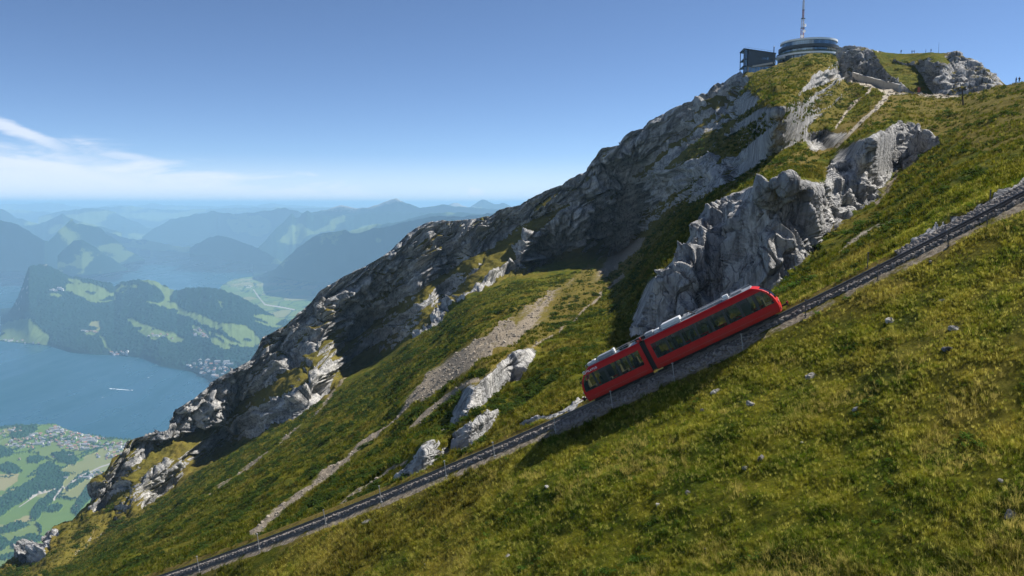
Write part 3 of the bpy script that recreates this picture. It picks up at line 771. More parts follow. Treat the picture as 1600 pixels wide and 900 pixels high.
VAL_SHORE = [(-60, 669), (0, 667), (40, 664), (70, 663), (88, 663), (97, 668), (120, 676), (160, 683), (210, 689), (262, 692)]
# flat, so the foot and the far shore both lie a little above the lake
valley, VP = land('valley_ground', VAL_SHORE, shore_level(VAL_SHORE, LAKE_Z + 6), foot=[(-60, 925), (262, 925)], step=0.8, rows=330, z0=LAKE_Z + 6, rough=0.0, jag=0, mat=M_VAL,
                  paint=paint_valley, flat=True, lump=17, lumpw=11, seed=3)

# the wooded promontory across the near lake
PEN_CREST = [(-30, 540), (-4, 520), (4, 500), (16, 488), (24, 474), (34, 452), (40, 432), (45, 418), (58, 415), (72, 415), (88, 422), (104, 431), (128, 436), (150, 440), (168, 443), (178, 447), (192, 441), (212, 438), (232, 437), (248, 442),
             (266, 452), (276, 455), (292, 452), (306, 451), (330, 452), (352, 456), (376, 466), (396, 476), (418, 490), (436, 497), (450, 502), (476, 530), (520, 560)]
PEN_D = [(-30, 9600), (20, 9800), (70, 10200), (180, 10000), (250, 9900), (330, 9400), (450, 8600), (520, 8200)]
PEN_SHORE = [(-30, 541), (0, 533), (40, 537), (78, 541), (110, 551), (140, 554), (178, 555), (200, 557), (225, 560), (250, 572), (276, 577), (300, 581), (322, 592), (338, 602), (352, 612), (520, 640)]
MEADOWS = [[(102, 456), (108, 444), (126, 446), (144, 444), (166, 452), (181, 459), (177, 467), (144, 470), (120, 462)], [(106, 434), (124, 438), (132, 446), (118, 445), (106, 440)],
    [(-30, 515), (0, 508), (45, 496), (52, 507), (78, 522), (75, 538), (40, 536), (0, 532), (-30, 540)], [(240, 441), (256, 443), (276, 453), (268, 462), (262, 470), (270, 480), (286, 487), (310, 496), (332, 507), (356, 508), (384, 510), (396, 518), (405, 530), (394, 544), (372, 532), (345, 518), (322, 508), (300, 496), (276, 486), (256, 482), (226, 476), (250, 473), (260, 466), (248, 452)],
    [(200, 498), (216, 504), (240, 511), (266, 520), (288, 529), (284, 536), (262, 536), (236, 531), (222, 524), (210, 513)], [(144, 498), (156, 500), (157, 512), (153, 523), (138, 523), (129, 520), (138, 508)], [(402, 492), (426, 494), (446, 499), (430, 508), (418, 511)],
    [(78, 460), (90, 459), (98, 464), (90, 466), (78, 463)], [(155, 522), (163, 530), (170, 545), (182, 553), (172, 552), (160, 538)], [(300, 506), (316, 510), (326, 522), (318, 528), (304, 520)], [(340, 470), (352, 474), (346, 480)], [(178, 446), (190, 442), (200, 448), (190, 456), (180, 452)], [(326, 528), (352, 536), (368, 544), (352, 548), (330, 538)]]
def paint_pen(X, Y, P, m):
    wob = np.stack([X / 8, Y / 8, 0 * X], -1)
    wx = X + 2.4 * fbm(wob, 4, 13); wy = Y + 1.6 * fbm(wob, 4, 17)
    m[..., 0] = 0.05; m[..., 1] = 0.0
    for k, poly in enumerate(MEADOWS):
        ins = inpoly(wx, wy, poly); m[..., 0] = np.where(ins, 0.80, m[..., 0])
        if k == 5: m[..., 2] = np.where(ins & (Y < 514), 0.5, m[..., 2])
    mead = np.maximum.reduce([near_line(wx, wy, [(244, 444), (258, 456), (262, 470), (276, 483), (308, 497), (345, 510), (385, 521), (404, 534)], [6, 5, 6, 7, 8, 9, 10, 7]), near_line(wx, wy, [(203, 500), (222, 512), (250, 522), (285, 532)], [4, 8, 8, 6]),
                              near_line(wx, wy, [(106, 450), (140, 460), (176, 460)], [6, 8, 7]), near_line(wx, wy, [(-20, 524), (20, 518), (66, 526)], 10), near_line(wx, wy, [(330, 520), (356, 534), (384, 540)], 5), near_line(wx, wy, [(400, 496), (430, 498)], 5), near_line(wx, wy, [(182, 446), (214, 446)], 3.5)])
    m[..., 0] = np.where(mead > .5, .80, m[..., 0])
    sp = perlin(P / 140, 19)
    m[..., 0] = np.where((m[..., 0] > .5) & (sp > 0.42), 0.15, m[..., 0])
    m[..., 0] = np.where((perlin(P / np.array([420., 420, 420]), 23) > 0.50) & (X > 200), 0.7, m[..., 0])
    m[..., 1] = np.maximum(m[..., 1], 0.65 * sstep(perlin(P / np.array([120, 400, 60.]), 29), 0.2, 0.5) * inpoly(X, Y, [(20, 470), (45, 414), (75, 413), (70, 430), (50, 450), (30, 490)]))
    m[..., 1] = np.maximum(m[..., 1], 0.8 * near_line(X, Y, [(303, 512), (322, 524), (326, 530)], 2))
pen, PENP = land('promontory', PEN_CREST, PEN_D, foot=PEN_SHORE, step=1.0, rows=190, rough=0.10, wave=900, paint=paint_pen, lump=26, lumpw=24, seed=11, jag=0.10, shape=1.15)

# flat shore beyond the promontory, then mountain behind mountain
PLAIN = [(345, 447), (356, 440), (368, 436), (380, 434), (396, 432), (410, 427), (440, 420), (520, 410), (640, 400)]
def paint_plain(X, Y, P, m):
    f1, f2, cid, _ = worley(np.stack([P[..., 0] / 320, P[..., 1] / 520, 0 * X], -1).reshape(-1, 3), 6)
    cid = cid.reshape(X.shape)
    m[..., 0] = 0.8; m[..., 1] = 0; m[..., 2] = np.where(cid > .74, .5, np.where(cid < .3, .15, 0))
    m[..., 0] = np.where((f2 - f1).reshape(X.shape) < .05, .3, m[..., 0])
    m[..., 1] = np.maximum(m[..., 1], near_line(X, Y, [(396, 452), (404, 464), (414, 476), (440, 480), (460, 484)], 1.6))
    m[..., 1] = np.maximum(m[..., 1], 0.75 * (perlin(P / 90, 61) > 0.25) * inpoly(X, Y, [(350, 442), (375, 434), (400, 440), (396, 456), (370, 452)]))
land('valley_plain', PLAIN, shore_level(PLAIN, LAKE_Z + 6), foot=[(345, 520), (640, 520)], step=1.6, rows=90, z0=LAKE_Z + 6, rough=0.0, jag=0, paint=paint_plain, flat=True, mat=M_VAL, seed=5)
land('mountain', [(396, 433), (410, 428), (431, 420), (446, 404), (462, 389), (476, 378), (488, 369), (502, 364), (520, 362), (537, 360), (548, 364), (560, 365), (572, 361), (584, 357), (600, 356), (620, 350), (645, 345), (680, 338), (720, 336), (780, 330)],
     [(396, 15300), (431, 14500), (488, 12800), (537, 12400), (600, 12000), (780, 11500)], foot=[(396, 434), (425, 431), (450, 436), (470, 440), (500, 441), (540, 440), (600, 440), (780, 450)], rough=0.10, wave=1500, seed=31, meadow=-.25)
land('mountain', [(-60, 333), (-20, 340), (0, 345), (25, 352), (45, 362), (62, 373), (76, 378), (90, 362), (100, 353), (107, 346), (112, 341), (117, 348), (122, 351), (135, 350), (152, 352), (166, 364), (182, 374), (196, 388), (210, 396), (222, 404), (227, 406)],
     [(-60, 13800), (70, 14300), (112, 15500), (160, 16200), (227, 17000)], foot=[(-60, 425), (0, 424), (40, 424), (110, 428), (160, 428), (200, 410), (227, 407)], rough=0.15, wave=1500, seed=41, meadow=-.12, rows=70)
land('mountain', [(90, 400), (104, 388), (116, 378), (128, 374), (142, 382), (156, 392), (172, 402), (188, 412), (200, 421)], [(90, 13200), (128, 13400), (200, 15300)], foot=[(90, 428), (130, 430), (165, 427), (190, 424), (200, 422)], rough=0.16, wave=1100, seed=45, meadow=-.1)
land('mountain', [(20, 352), (55, 352), (75, 345), (88, 339), (97, 332), (104, 338), (112, 341), (128, 346), (150, 352), (190, 362)], 21000, foot_d=18500, rough=0.12, wave=2200, seed=51, meadow=-.05)
land('mountain', [(-60, 322), (0, 325), (14, 331), (26, 340), (44, 344), (70, 352), (100, 362)], 23000, foot_d=20000, rough=0.12, wave=2200, seed=55, meadow=0)
land('mountain', [(60, 338), (100, 330), (130, 326), (168, 328), (186, 334), (200, 342), (214, 346), (228, 354), (250, 362), (290, 372)], 27500, foot_d=23000, rough=0.12, wave=2600, seed=61, meadow=-.05)
land('mountain', [(165, 362), (185, 368), (200, 373), (225, 374), (255, 380), (280, 386), (300, 386), (318, 388), (332, 396)], [(165, 19500), (332, 18600)], foot=[(165, 388), (205, 386), (235, 390), (270, 393), (310, 397), (334, 398)], rough=0.12, wave=1200, seed=65, meadow=.1)
land('mountain', [(222, 370), (236, 360), (252, 350), (270, 342), (300, 335), (318, 333), (334, 331), (346, 332), (360, 335), (380, 334), (400, 331), (420, 328), (442, 326), (470, 330), (520, 334), (600, 340)],
     [(222, 22500), (340, 24000), (600, 23000)], foot=[(222, 376), (260, 380), (300, 382), (340, 384), (400, 385), (600, 385)], rough=0.15, wave=2200, seed=71, meadow=-.08, rows=60)
land('mountain', [(296, 388), (312, 379), (328, 370), (342, 368), (362, 372), (384, 380), (404, 388), (424, 400), (440, 408), (446, 412)], [(296, 17600), (446, 16400)], foot=[(296, 397), (330, 400), (360, 408), (400, 413), (446, 413)], rough=0.13, wave=1300, seed=75, meadow=-.35)
land('mountain', [(395, 400), (404, 386), (418, 372), (430, 358), (442, 348), (450, 340), (455, 333), (458, 333), (461, 340), (468, 338), (474, 332), (480, 328), (484, 331), (490, 337), (505, 336), (520, 338), (545, 336), (575, 333), (610, 332), (660, 332), (720, 333), (800, 336)],
     [(395, 18000), (455, 19500), (800, 18500)], foot_d=[(395, 17000), (455, 17000), (800, 15500)], rough=0.13, wave=1800, seed=81, meadow=-.05, rows=60, jag=0.1)
land('mountain', [(530, 366), (556, 358), (580, 352), (610, 347), (634, 342), (650, 338), (680, 334), (730, 332), (800, 330)], [(530, 15000), (800, 14500)], foot_d=12500, rough=0.15, wave=1500, seed=85, meadow=0.05)
land('mountain', [(640, 336), (668, 331), (690, 325), (700, 320), (709, 317), (716, 317), (724, 322), (734, 325), (744, 318), (752, 313), (757, 312), (764, 316), (775, 319), (788, 318), (800, 322), (830, 320), (900, 326)], 26500, foot_d=22500, rough=0.15, wave=2400, seed=91, meadow=-.1, rock=.3, jag=.3)
land('mountain', [(470, 333), (500, 328), (520, 322), (530, 318), (536, 319), (548, 323), (562, 326), (580, 324), (596, 318), (606, 314), (614, 311), (620, 309), (626, 313), (640, 317), (656, 323), (672, 322), (690, 318), (720, 322), (800, 326)], 20400, foot_d=19700, rough=0.12, wave=3500, seed=95, rock=.5, jag=.3)
land('mountain', [(-80, 324), (-30, 320), (20, 318), (60, 318), (76, 316), (90, 318), (110, 322), (150, 324), (180, 320), (210, 322), (236, 318), (260, 321), (300, 321), (340, 322), (372, 319), (400, 322), (424, 317), (440, 320), (480, 322), (520, 324), (600, 326)], 50000, foot_d=40000, rough=0.10, wave=3500, seed=99, rock=.1, jag=.35)
land('mountain', [(-80, 330), (-30, 326), (30, 328), (80, 332), (120, 326), (170, 324), (205, 322), (240, 326), (280, 328), (330, 326), (380, 325), (430, 324), (470, 326), (520, 325), (560, 328), (620, 326), (700, 328), (800, 330)], 36000, foot_d=29000, rough=0.12, wave=3000, seed=103, meadow=-.1, jag=.3)

# ------------------------------------------------------------------ haze
def make_haze():
    m = bpy.data.materials.new('haze_air'); m.use_nodes = True
    nt = m.node_tree; nt.nodes.clear()
    out = nd(nt, 'ShaderNodeOutputMaterial'); v = nd(nt, 'ShaderNodeVolumePrincipled')
    v.inputs['Color'].default_value = (*HAZE_COLOR, 1); v.inputs['Density'].default_value = HAZE_DENSITY
    v.inputs['Anisotropy'].default_value = 0.0
    nt.links.new(v.outputs[0], out.inputs['Volume'])
    b = MB(); b.box((0, 60000, (LAKE_Z - 14 + 178) / 2), (312000, 192000, 178 - (LAKE_Z - 14)))
    h = b.build('haze', m); tag(h, kind='stuff')
make_haze()

# ------------------------------------------------------------------ summit knob above the saddle path
def summit_rock():
    crest = [(1298, 112), (1303, 98), (1307, 84), (1311, 76), (1320, 71), (1333, 71), (1345, 73), (1365, 77), (1385, 82), (1410, 84), (1440, 83), (1455, 82), (1470, 83), (1480, 82), (1495, 80),
             (1502, 83), (1508, 88), (1520, 92), (1535, 101), (1545, 109), (1556, 114), (1563, 122), (1571, 132), (1584, 142)]
    cd = [(1298, 440), (1311, 434), (1345, 412), (1400, 385), (1500, 335), (1584, 285)]
    foot = [(1298, 122), (1330, 130), (1400, 150), (1450, 156), (1520, 158), (1584, 150)]
    fd = [(1298, 418), (1330, 395), (1400, 326), (1500, 268), (1584, 240)]
    px = np.arange(1298, 1584.5, 0.9); rows = 120
    t = np.linspace(0, 1, rows)[:, None]
    cy = interp(crest, px); fy = interp(foot, px)
    X = np.repeat(px[None], rows, 0); Y = fy + (cy - fy) * t
    wx = X + 3 * fbm(np.stack([X / 14, Y / 14, 0 * X], -1), 4, 201); wy = Y + 2.4 * fbm(np.stack([X / 14, Y / 14, 0 * X], -1), 4, 205)
    turf = np.clip(inpoly(wx, wy, [(1370, 70), (1475, 76), (1475, 90), (1450, 92), (1430, 98), (1410, 98), (1392, 94), (1378, 86)]) * 1.0
                   + 0.85 * inpoly(wx, wy, [(1362, 74), (1400, 100), (1430, 104), (1440, 120), (1460, 150), (1430, 146), (1404, 128), (1380, 108)])
                   + 0.9 * inpoly(wx, wy, [(1470, 84), (1490, 100), (1478, 102), (1450, 96)]), 0, 1)
    w = 0.35 + 1.5 * turf + 0 * X
    cum = np.concatenate([np.zeros((1, len(px))), np.cumsum(w[1:] + w[:-1], 0)], 0)
    D = np.exp(np.log(interp(fd, px)) + (np.log(interp(cd, px)) - np.log(interp(fd, px))) * blur(cum / cum[-1:], 3, 1))
    P = sight(X, Y) * D[..., None]
    du = np.gradient(P, axis=1); dv = np.gradient(P, axis=0); N = np.cross(du, dv); N /= np.linalg.norm(N, axis=-1)[..., None]
    N = np.stack([blur(blur(N[..., k], 4, 0), 4, 1) for k in range(3)], -1)
    e1 = np.array([0.70, -0.2, -0.66]); e3 = np.array([0.3, .95, 0.]); e2 = np.cross(e1, e3); e2 /= np.linalg.norm(e2)
    q = np.stack([P @ e1, P @ e2, P @ e3], -1).reshape(-1, 3)
    q = q + 2.0 * np.stack([perlin(q / 9, 210), perlin(q / 9, 211), perlin(q / 9, 212)], -1)
    f1, f2, c1, v1 = worley(q / np.array([15, 6.5, 8.]), 214); g1, g2, c2, v2 = worley(q / np.array([5., 2.4, 3.]), 215)
    d = (c1 - .5) * 2.6 + facet(c1, v1) * 5 - 1.4 * np.exp(-((f2 - f1) / .07) ** 2) + (c2 - .5) * .8 + facet(c2, v2) * 1.8 - .5 * np.exp(-((g2 - g1) / .09) ** 2) + 1.6 * (ridged(q / 14, 4, 217) - .5)
    d = d.reshape(X.shape) * (1 - .8 * turf) * (0.3 + 0.7 * sstep(t, 1, .8)) * sstep(t, 0, .06) * 0.9
    P = P + N * d[..., None]
    rock = np.clip(1 - 1.1 * turf, 0, 1) * np.clip(0.75 + 0.7 * fbm(P / 9, 4, 220), 0, 1)
    A = np.stack([rock, 0 * X, 0.55 * (1 - turf) + 0 * X, 0 * X], -1)
    c = P[-1]; bk = np.array([c + np.array([1.5, 4, -1.]), c + np.array([6, 22, -25.]), c + np.array([20, 70, -130.])])
    P = np.concatenate([P, bk], 0); A = np.concatenate([A, np.repeat(A[-1:], 3, 0)], 0)
    o = grid_mesh('summit_rock', P, M_HILL, A); tag(o, kind='structure')
    return P
SUMMIT = summit_rock()
def on_summit(px, py):
    X_, Y_, _ = project(SUMMIT[:120]); k = np.argmin(np.hypot(X_ - px, (Y_ - py))); r, c = np.unravel_index(k, X_.shape)
    return Vector(SUMMIT[r, c])

# ------------------------------------------------------------------ cogwheel railway track
M_STEEL = simple('rail_steel', (0.12, 0.11, 0.105), 0.38, 0.8, 0.3, 9)
M_SLEEP = simple('sleeper_steel', (0.050, 0.045, 0.043), 0.7, 0.2, 0.35, 5)
M_BALLAST = simple('ballast', (0.125, 0.112, 0.10), 0.95, 0, 0.5, 4.0, 0.2, 0.8)
M_STONE = simple('track_stone', (0.23, 0.205, 0.185), 0.9, 0, 0.35, 1.3, 0.2, 0.7)
def x_at(px):
    """world x of the track where it is seen at a column of the photograph"""
    return float(np.interp(px, project(_tl)[0], TX))
track = empty('railway_track', track_pt(0), 'narrow cog railway track running up across the steep grass slope', 'railway track')
def local(v): return Vector(v) - track.location
XS = np.linspace(-68, 54, 245)
frames = [track_frame(float(x)) for x in XS]
def rel(fr): return [(local(p), sd, up) for p, t, sd, up in fr]
for off in (-0.40, 0.40):
    b = MB(); b.sweep(rel(frames), [(off - .035, 0), (off + .035, 0), (off + .035, -.04), (off + .012, -.05), (off + .012, -.12), (off + .06, -.14), (off - .06, -.14), (off - .012, -.12), (off - .012, -.05), (off - .035, -.04)][::-1])
    b.build('rail', M_STEEL, track)
b = MB()
b.sweep(rel(frames), [(-.05, .10), (.05, .10), (.05, .03), (.02, .02), (.02, -.12), (.09, -.14), (-.09, -.14), (-.02, -.12), (-.02, .02), (-.05, .03)][::-1])
b.build('rack_rail', M_STEEL, track)
sl = MB(); sl.box((0, 0, 0), (.20, 1.5, .10)); sl.box((0, -.4, .055), (.12, .16, .02)); sl.box((0, .4, .055), (.12, .16, .02))
sl_me = sl.mesh('sleeper', M_SLEEP)
s_len = 0.0; last = None; nsl = 0
for x in np.arange(-60, 50, 0.02):
    p = track_pt(float(x))
    if last is not None: s_len += (p - last).length
    last = p
    if s_len > 0.62:
        s_len = 0
        p, t, sd, up = track_frame(float(x))
        o = bpy.data.objects.new('sleeper', sl_me); COL.objects.link(o); o.parent = track
        Rm = Matrix((t, -sd, up)).transposed()
        o.matrix_local = Matrix.Translation(local(p - up * .18)) @ Rm.to_4x4() @ Matrix.Rotation(random.uniform(-.012, .012), 4, 'Z')
        nsl += 1
# ballast bed: a low uneven bank of broken stone
prof_n = [(-1.25, -.42), (-1.05, -.20), (-.7, -.17), (0, -.18), (.7, -.17), (.90, -.20), (1.02, -.34), (1.2, -.55), (1.4, -1.0)]
XB = np.linspace(-68, 54, 700)
PB_ = np.zeros((len(prof_n), len(XB), 3))
for j, x in enumerate(XB):
    p, t, sd, up = track_frame(float(x)); p = local(p)
    for i, (a, h) in enumerate(prof_n):
        PB_[i, j] = p + sd * (a + random.uniform(-.05, .05)) + up * (h + random.uniform(-.025, .03)) + t * random.uniform(-.05, .05)
bo = grid_mesh('ballast', PB_, M_BALLAST); bo.parent = track
st = MB()
ico = [(0, 0, 1), (.89, 0, .45), (.28, .85, .45), (-.72, .53, .45), (-.72, -.53, .45), (.28, -.85, .45), (.72, .53, -.45), (-.28, .85, -.45), (-.89, 0, -.45), (-.28, -.85, -.45), (.72, -.53, -.45), (0, 0, -1)]
icf = [(0, 1, 2), (0, 2, 3), (0, 3, 4), (0, 4, 5), (0, 5, 1), (1, 6, 2), (2, 7, 3), (3, 8, 4), (4, 9, 5), (5, 10, 1), (2, 6, 7), (3, 7, 8), (4, 8, 9), (5, 9, 10), (1, 10, 6), (6, 11, 7), (7, 11, 8), (8, 11, 9), (9, 11, 10), (10, 11, 6)]
def stone(mb, c, r, m=0):
    sc = Vector((random.uniform(.7, 1.3), random.uniform(.7, 1.3), random.uniform(.5, 1.0))) * r
    rot = Matrix.Rotation(random.uniform(0, 6.28), 3, 'Z') @ Matrix.Rotation(random.uniform(-.6, .6), 3, 'X')
    i = len(mb.v)
    for v in ico:
        q = rot @ Vector((v[0] * sc.x * random.uniform(.75, 1.2), v[1] * sc.y * random.uniform(.75, 1.2), v[2] * sc.z * random.uniform(.75, 1.2)))
        mb.v.append(tuple(Vector(c) + q))
    for f in icf: mb.f.append(tuple(i + k for k in f)); mb.m.append(m)
for k in range(5200):
    x = random.uniform(-62, 50); p, t, sd, up = track_frame(x)
    if k % 3 == 0: a = random.uniform(-1.15, -.6)
    else: a = random.uniform(.55, 1.12)
    h = -.16 if a < .92 else -.16 - (a - .92) * 1.6
    stone(st, local(p + sd * a + up * (h + random.uniform(-.05, .03))), random.uniform(.05, .13))
# rubble facing under the train and along the cutting above
for k in range(1300):
    px = random.uniform(870, 1160); x = x_at(px); p, t, sd, up = track_frame(x)
    a = random.uniform(1.25, 1.9); h = -.30 - (a - 1.25) * 1.3 - random.uniform(0, .35)
    stone(st, local(p + sd * a + up * h), random.uniform(.07, .20))
for k in range(1500):
    px = random.uniform(1412, 1640); x = x_at(px); p, t, sd, up = track_frame(x)
    a = -random.uniform(.9, 1.8); h = -.25 + (-a - .9) * .35
    stone(st, local(p + sd * a + up * (h + random.uniform(-.05, .1))), random.uniform(.06, .17))
so = st.build('ballast_stones', M_STONE, track); so['kind'] = 'stuff'

# slender steel posts beside the rails
M_POST = simple('post_metal', (0.34, 0.33, 0.32), 0.55, 0.4, 0.25, 5)
M_POSTD = simple('post_dark', (0.075, 0.07, 0.068), 0.7, 0.1, 0.3, 5)
post_me = {}
def post_parts():
    a = MB(); a.tube([(0, 0, -.5), (0, 0, 1.02)], [.042, .036], 6)
    c = MB(); c.box((0, 0, 1.05), (.13, .10, .07)); c.tube([(0, -.02, 1.06), (0, -.14, 1.10)], .018, 5)
    f = MB(); f.box((0, 0, .03), (.17, .17, .06))
    return [('pole', a), ('clamp', c), ('foot_plate', f)]
_pp = [(n, mb.mesh(n, M_POST)) for n, mb in post_parts()]
_ppd = [(n, mb.mesh(n, M_POSTD)) for n, mb in post_parts()]
def track_post(px, top, bot, side, lean, label, dark=False):
    # foot on the ground beside the track, found along the track where the post is seen
    best = None
    for x in np.linspace(x_at(px) - 4, x_at(px) + 4, 161):
        p, t, sd, up = track_frame(float(x))
        for a in ((1.95,) if side > 0 else (-1.7,)):
            g = p + sd * a; g.z = p.z - .62 if side > 0 else p.z - .10
            X_, _, d = project(np.array(g)); e = abs(X_ - px)
            if best is None or e < best[0]: best = (e, g, float(d))
    g, d = best[1], best[2]
    h = (bot - top) * d / F
    r = empty('track_post', g, label, 'post', 'steel posts along the railway track')
    r.rotation_euler = (R_(random.uniform(-3, 3)), R_(lean), R_(random.uniform(-20, 20))); r.scale = (1, 1, h / 1.08)
    for n, me in (_ppd if dark else _pp):
        o = bpy.data.objects.new(n, me); COL.objects.link(o); o.parent = r
NEAR = [(311, 889, 912), (405, 853, 878), (509, 813, 837), (596, 776, 803), (697, 736, 761), (773, 707, 730), (868, 664, 688), (957, 627, 650), (1053, 584, 607), (1160, 539, 558), (1259, 486, 512), (1372, 424, 450), (1481, 366, 391), (1542, 339, 358)]
PLBL = ['lowest pale post, cut by the bottom edge of the picture', 'second pale post up the track from the bottom edge', 'third pale post up the track from the bottom edge', 'pale post beside the track well below the small crag',
        'pale post beside the track directly below the lower crag', 'pale post beside the track right of the lower crag', 'pale post beside the track just below the train', 'pale post in front of the lower end of the red train',
        'pale post in front of the gap between the two train cars', 'pale post below the upper car near its uphill end', 'dark post beside the track just uphill of the train', 'dark post midway between the train and the stone cutting',
        'dark post on the grass side at the lower part of the stone cutting', 'uppermost dark post on the grass side of the track']
for k, (px, a, c) in enumerate(NEAR): track_post(px, a, c, 1, -8 if k < 10 else -2, PLBL[k], k >= 10)
for (px, a, c, l) in ((1355, 405, 431, 'dark post on the far side of the track below the cutting'), (1485, 352, 368, 'short dark post standing in the stone cutting'), (1546, 306, 331, 'tall dark post at the upper end of the stone cutting')):
    track_post(px, a, c, -1, 0, l, True)

# ------------------------------------------------------------------ red two-car cogwheel train
def paint_mat(name, col, rough, coat=0.4):
    # weathered enamel
    m, nt, p = new_mat(name)
    tc = nd(nt, 'ShaderNodeTexCoord'); n = noise_n(nt, tc.outputs['Object'], 1.4, 6, 0.65)
    g = nd(nt, 'ShaderNodeSeparateXYZ'); nt.links.new(tc.outputs['Object'], g.inputs[0])
    dust = math_n(nt, 'MULTIPLY', smooth_n(nt, g.outputs[2], 1.1, 0.2), smooth_n(nt, n, 0.35, 0.7, 0.1, 0.5))
    c = mix_n(nt, n, tuple(x * .85 for x in col), tuple(min(1, x * 1.12) for x in col))
    nt.links.new(mix_n(nt, dust, c, (0.10, 0.07, 0.05)), p.inputs['Base Color'])
    p.inputs['Roughness'].default_value = rough; p.inputs['Specular IOR Level'].default_value = 0.25; p.inputs['Coat Weight'].default_value = coat; p.inputs['Coat Roughness'].default_value = 0.12
    return m
M_RED = paint_mat('red_paint', (0.46, 0.004, 0.003), 0.45, 0.0)
M_BLACK = simple('black_trim', (0.012, 0.012, 0.013), 0.35, 0, 0.2, 4)
M_DARK = simple('underframe_dark', (0.022, 0.021, 0.021), 0.75, 0.2, 0.4, 3)
M_ROOF = simple('roof_grey', (0.30, 0.31, 0.33), 0.5, 0.2, 0.25, 2.5)
M_LIGHT = simple('pale_unit', (0.62, 0.63, 0.64), 0.45, 0.1, 0.12, 4)
M_WHITE = simple('white_lettering', (0.82, 0.82, 0.82), 0.5, 0, 0.04, 4)
M_SEAT = simple('seat_cloth', (0.10, 0.10, 0.11), 0.9, 0, 0.2, 8)
M_YEL = simple('yellow_step', (0.55, 0.42, 0.12), 0.6, 0, 0.2, 6)
M_STRIP = simple('strip_red_grey', (0.30, 0.10, 0.09), 0.5, 0.2, 0.15, 6)
M_ALU = simple('bright_metal', (0.55, 0.56, 0.57), 0.35, 0.8, 0.15, 6)
def make_glass(name, tint, refl=0.16):
    m = bpy.data.materials.new(name); m.use_nodes = True; nt = m.node_tree; nt.nodes.clear()
    out = nd(nt, 'ShaderNodeOutputMaterial'); t = nd(nt, 'ShaderNodeBsdfTransparent'); g = nd(nt, 'ShaderNodeBsdfGlossy'); mx = nd(nt, 'ShaderNodeMixShader')
    t.inputs['Color'].default_value = (*tint, 1); g.inputs['Roughness'].default_value = 0.03; g.inputs['Color'].default_value = (.8, .85, .85, 1)
    fr = nd(nt, 'ShaderNodeFresnel'); fr.inputs['IOR'].default_value = 1.22
    nt.links.new(math_n(nt, 'ADD', fr.outputs[0], refl * .08, clamp=True), mx.inputs['Fac'])
    nt.links.new(t.outputs[0], mx.inputs[1]); nt.links.new(g.outputs[0], mx.inputs[2]); nt.links.new(mx.outputs[0], out.inputs['Surface'])
    return m
M_GLASS = make_glass('tinted_glass', (0.54, 0.54, 0.38))

xl, xr = x_at(924), x_at(1228)
pl, tl_, sl_, ul_ = track_frame(xl); pr = track_pt(xr)
tdir = (pr - pl).normalized(); tside = tdir.cross(Vector((0, 0, 1))).normalized(); tup = tside.cross(tdir).normalized()
LEN = (pr - pl).length
train = empty('cogwheel_train', pl + tup * 0.02, 'red two-car mountain train with dark windows climbing the steep track', 'train')
train.rotation_euler = Matrix((tdir, -tside, tup)).transposed().to_euler()

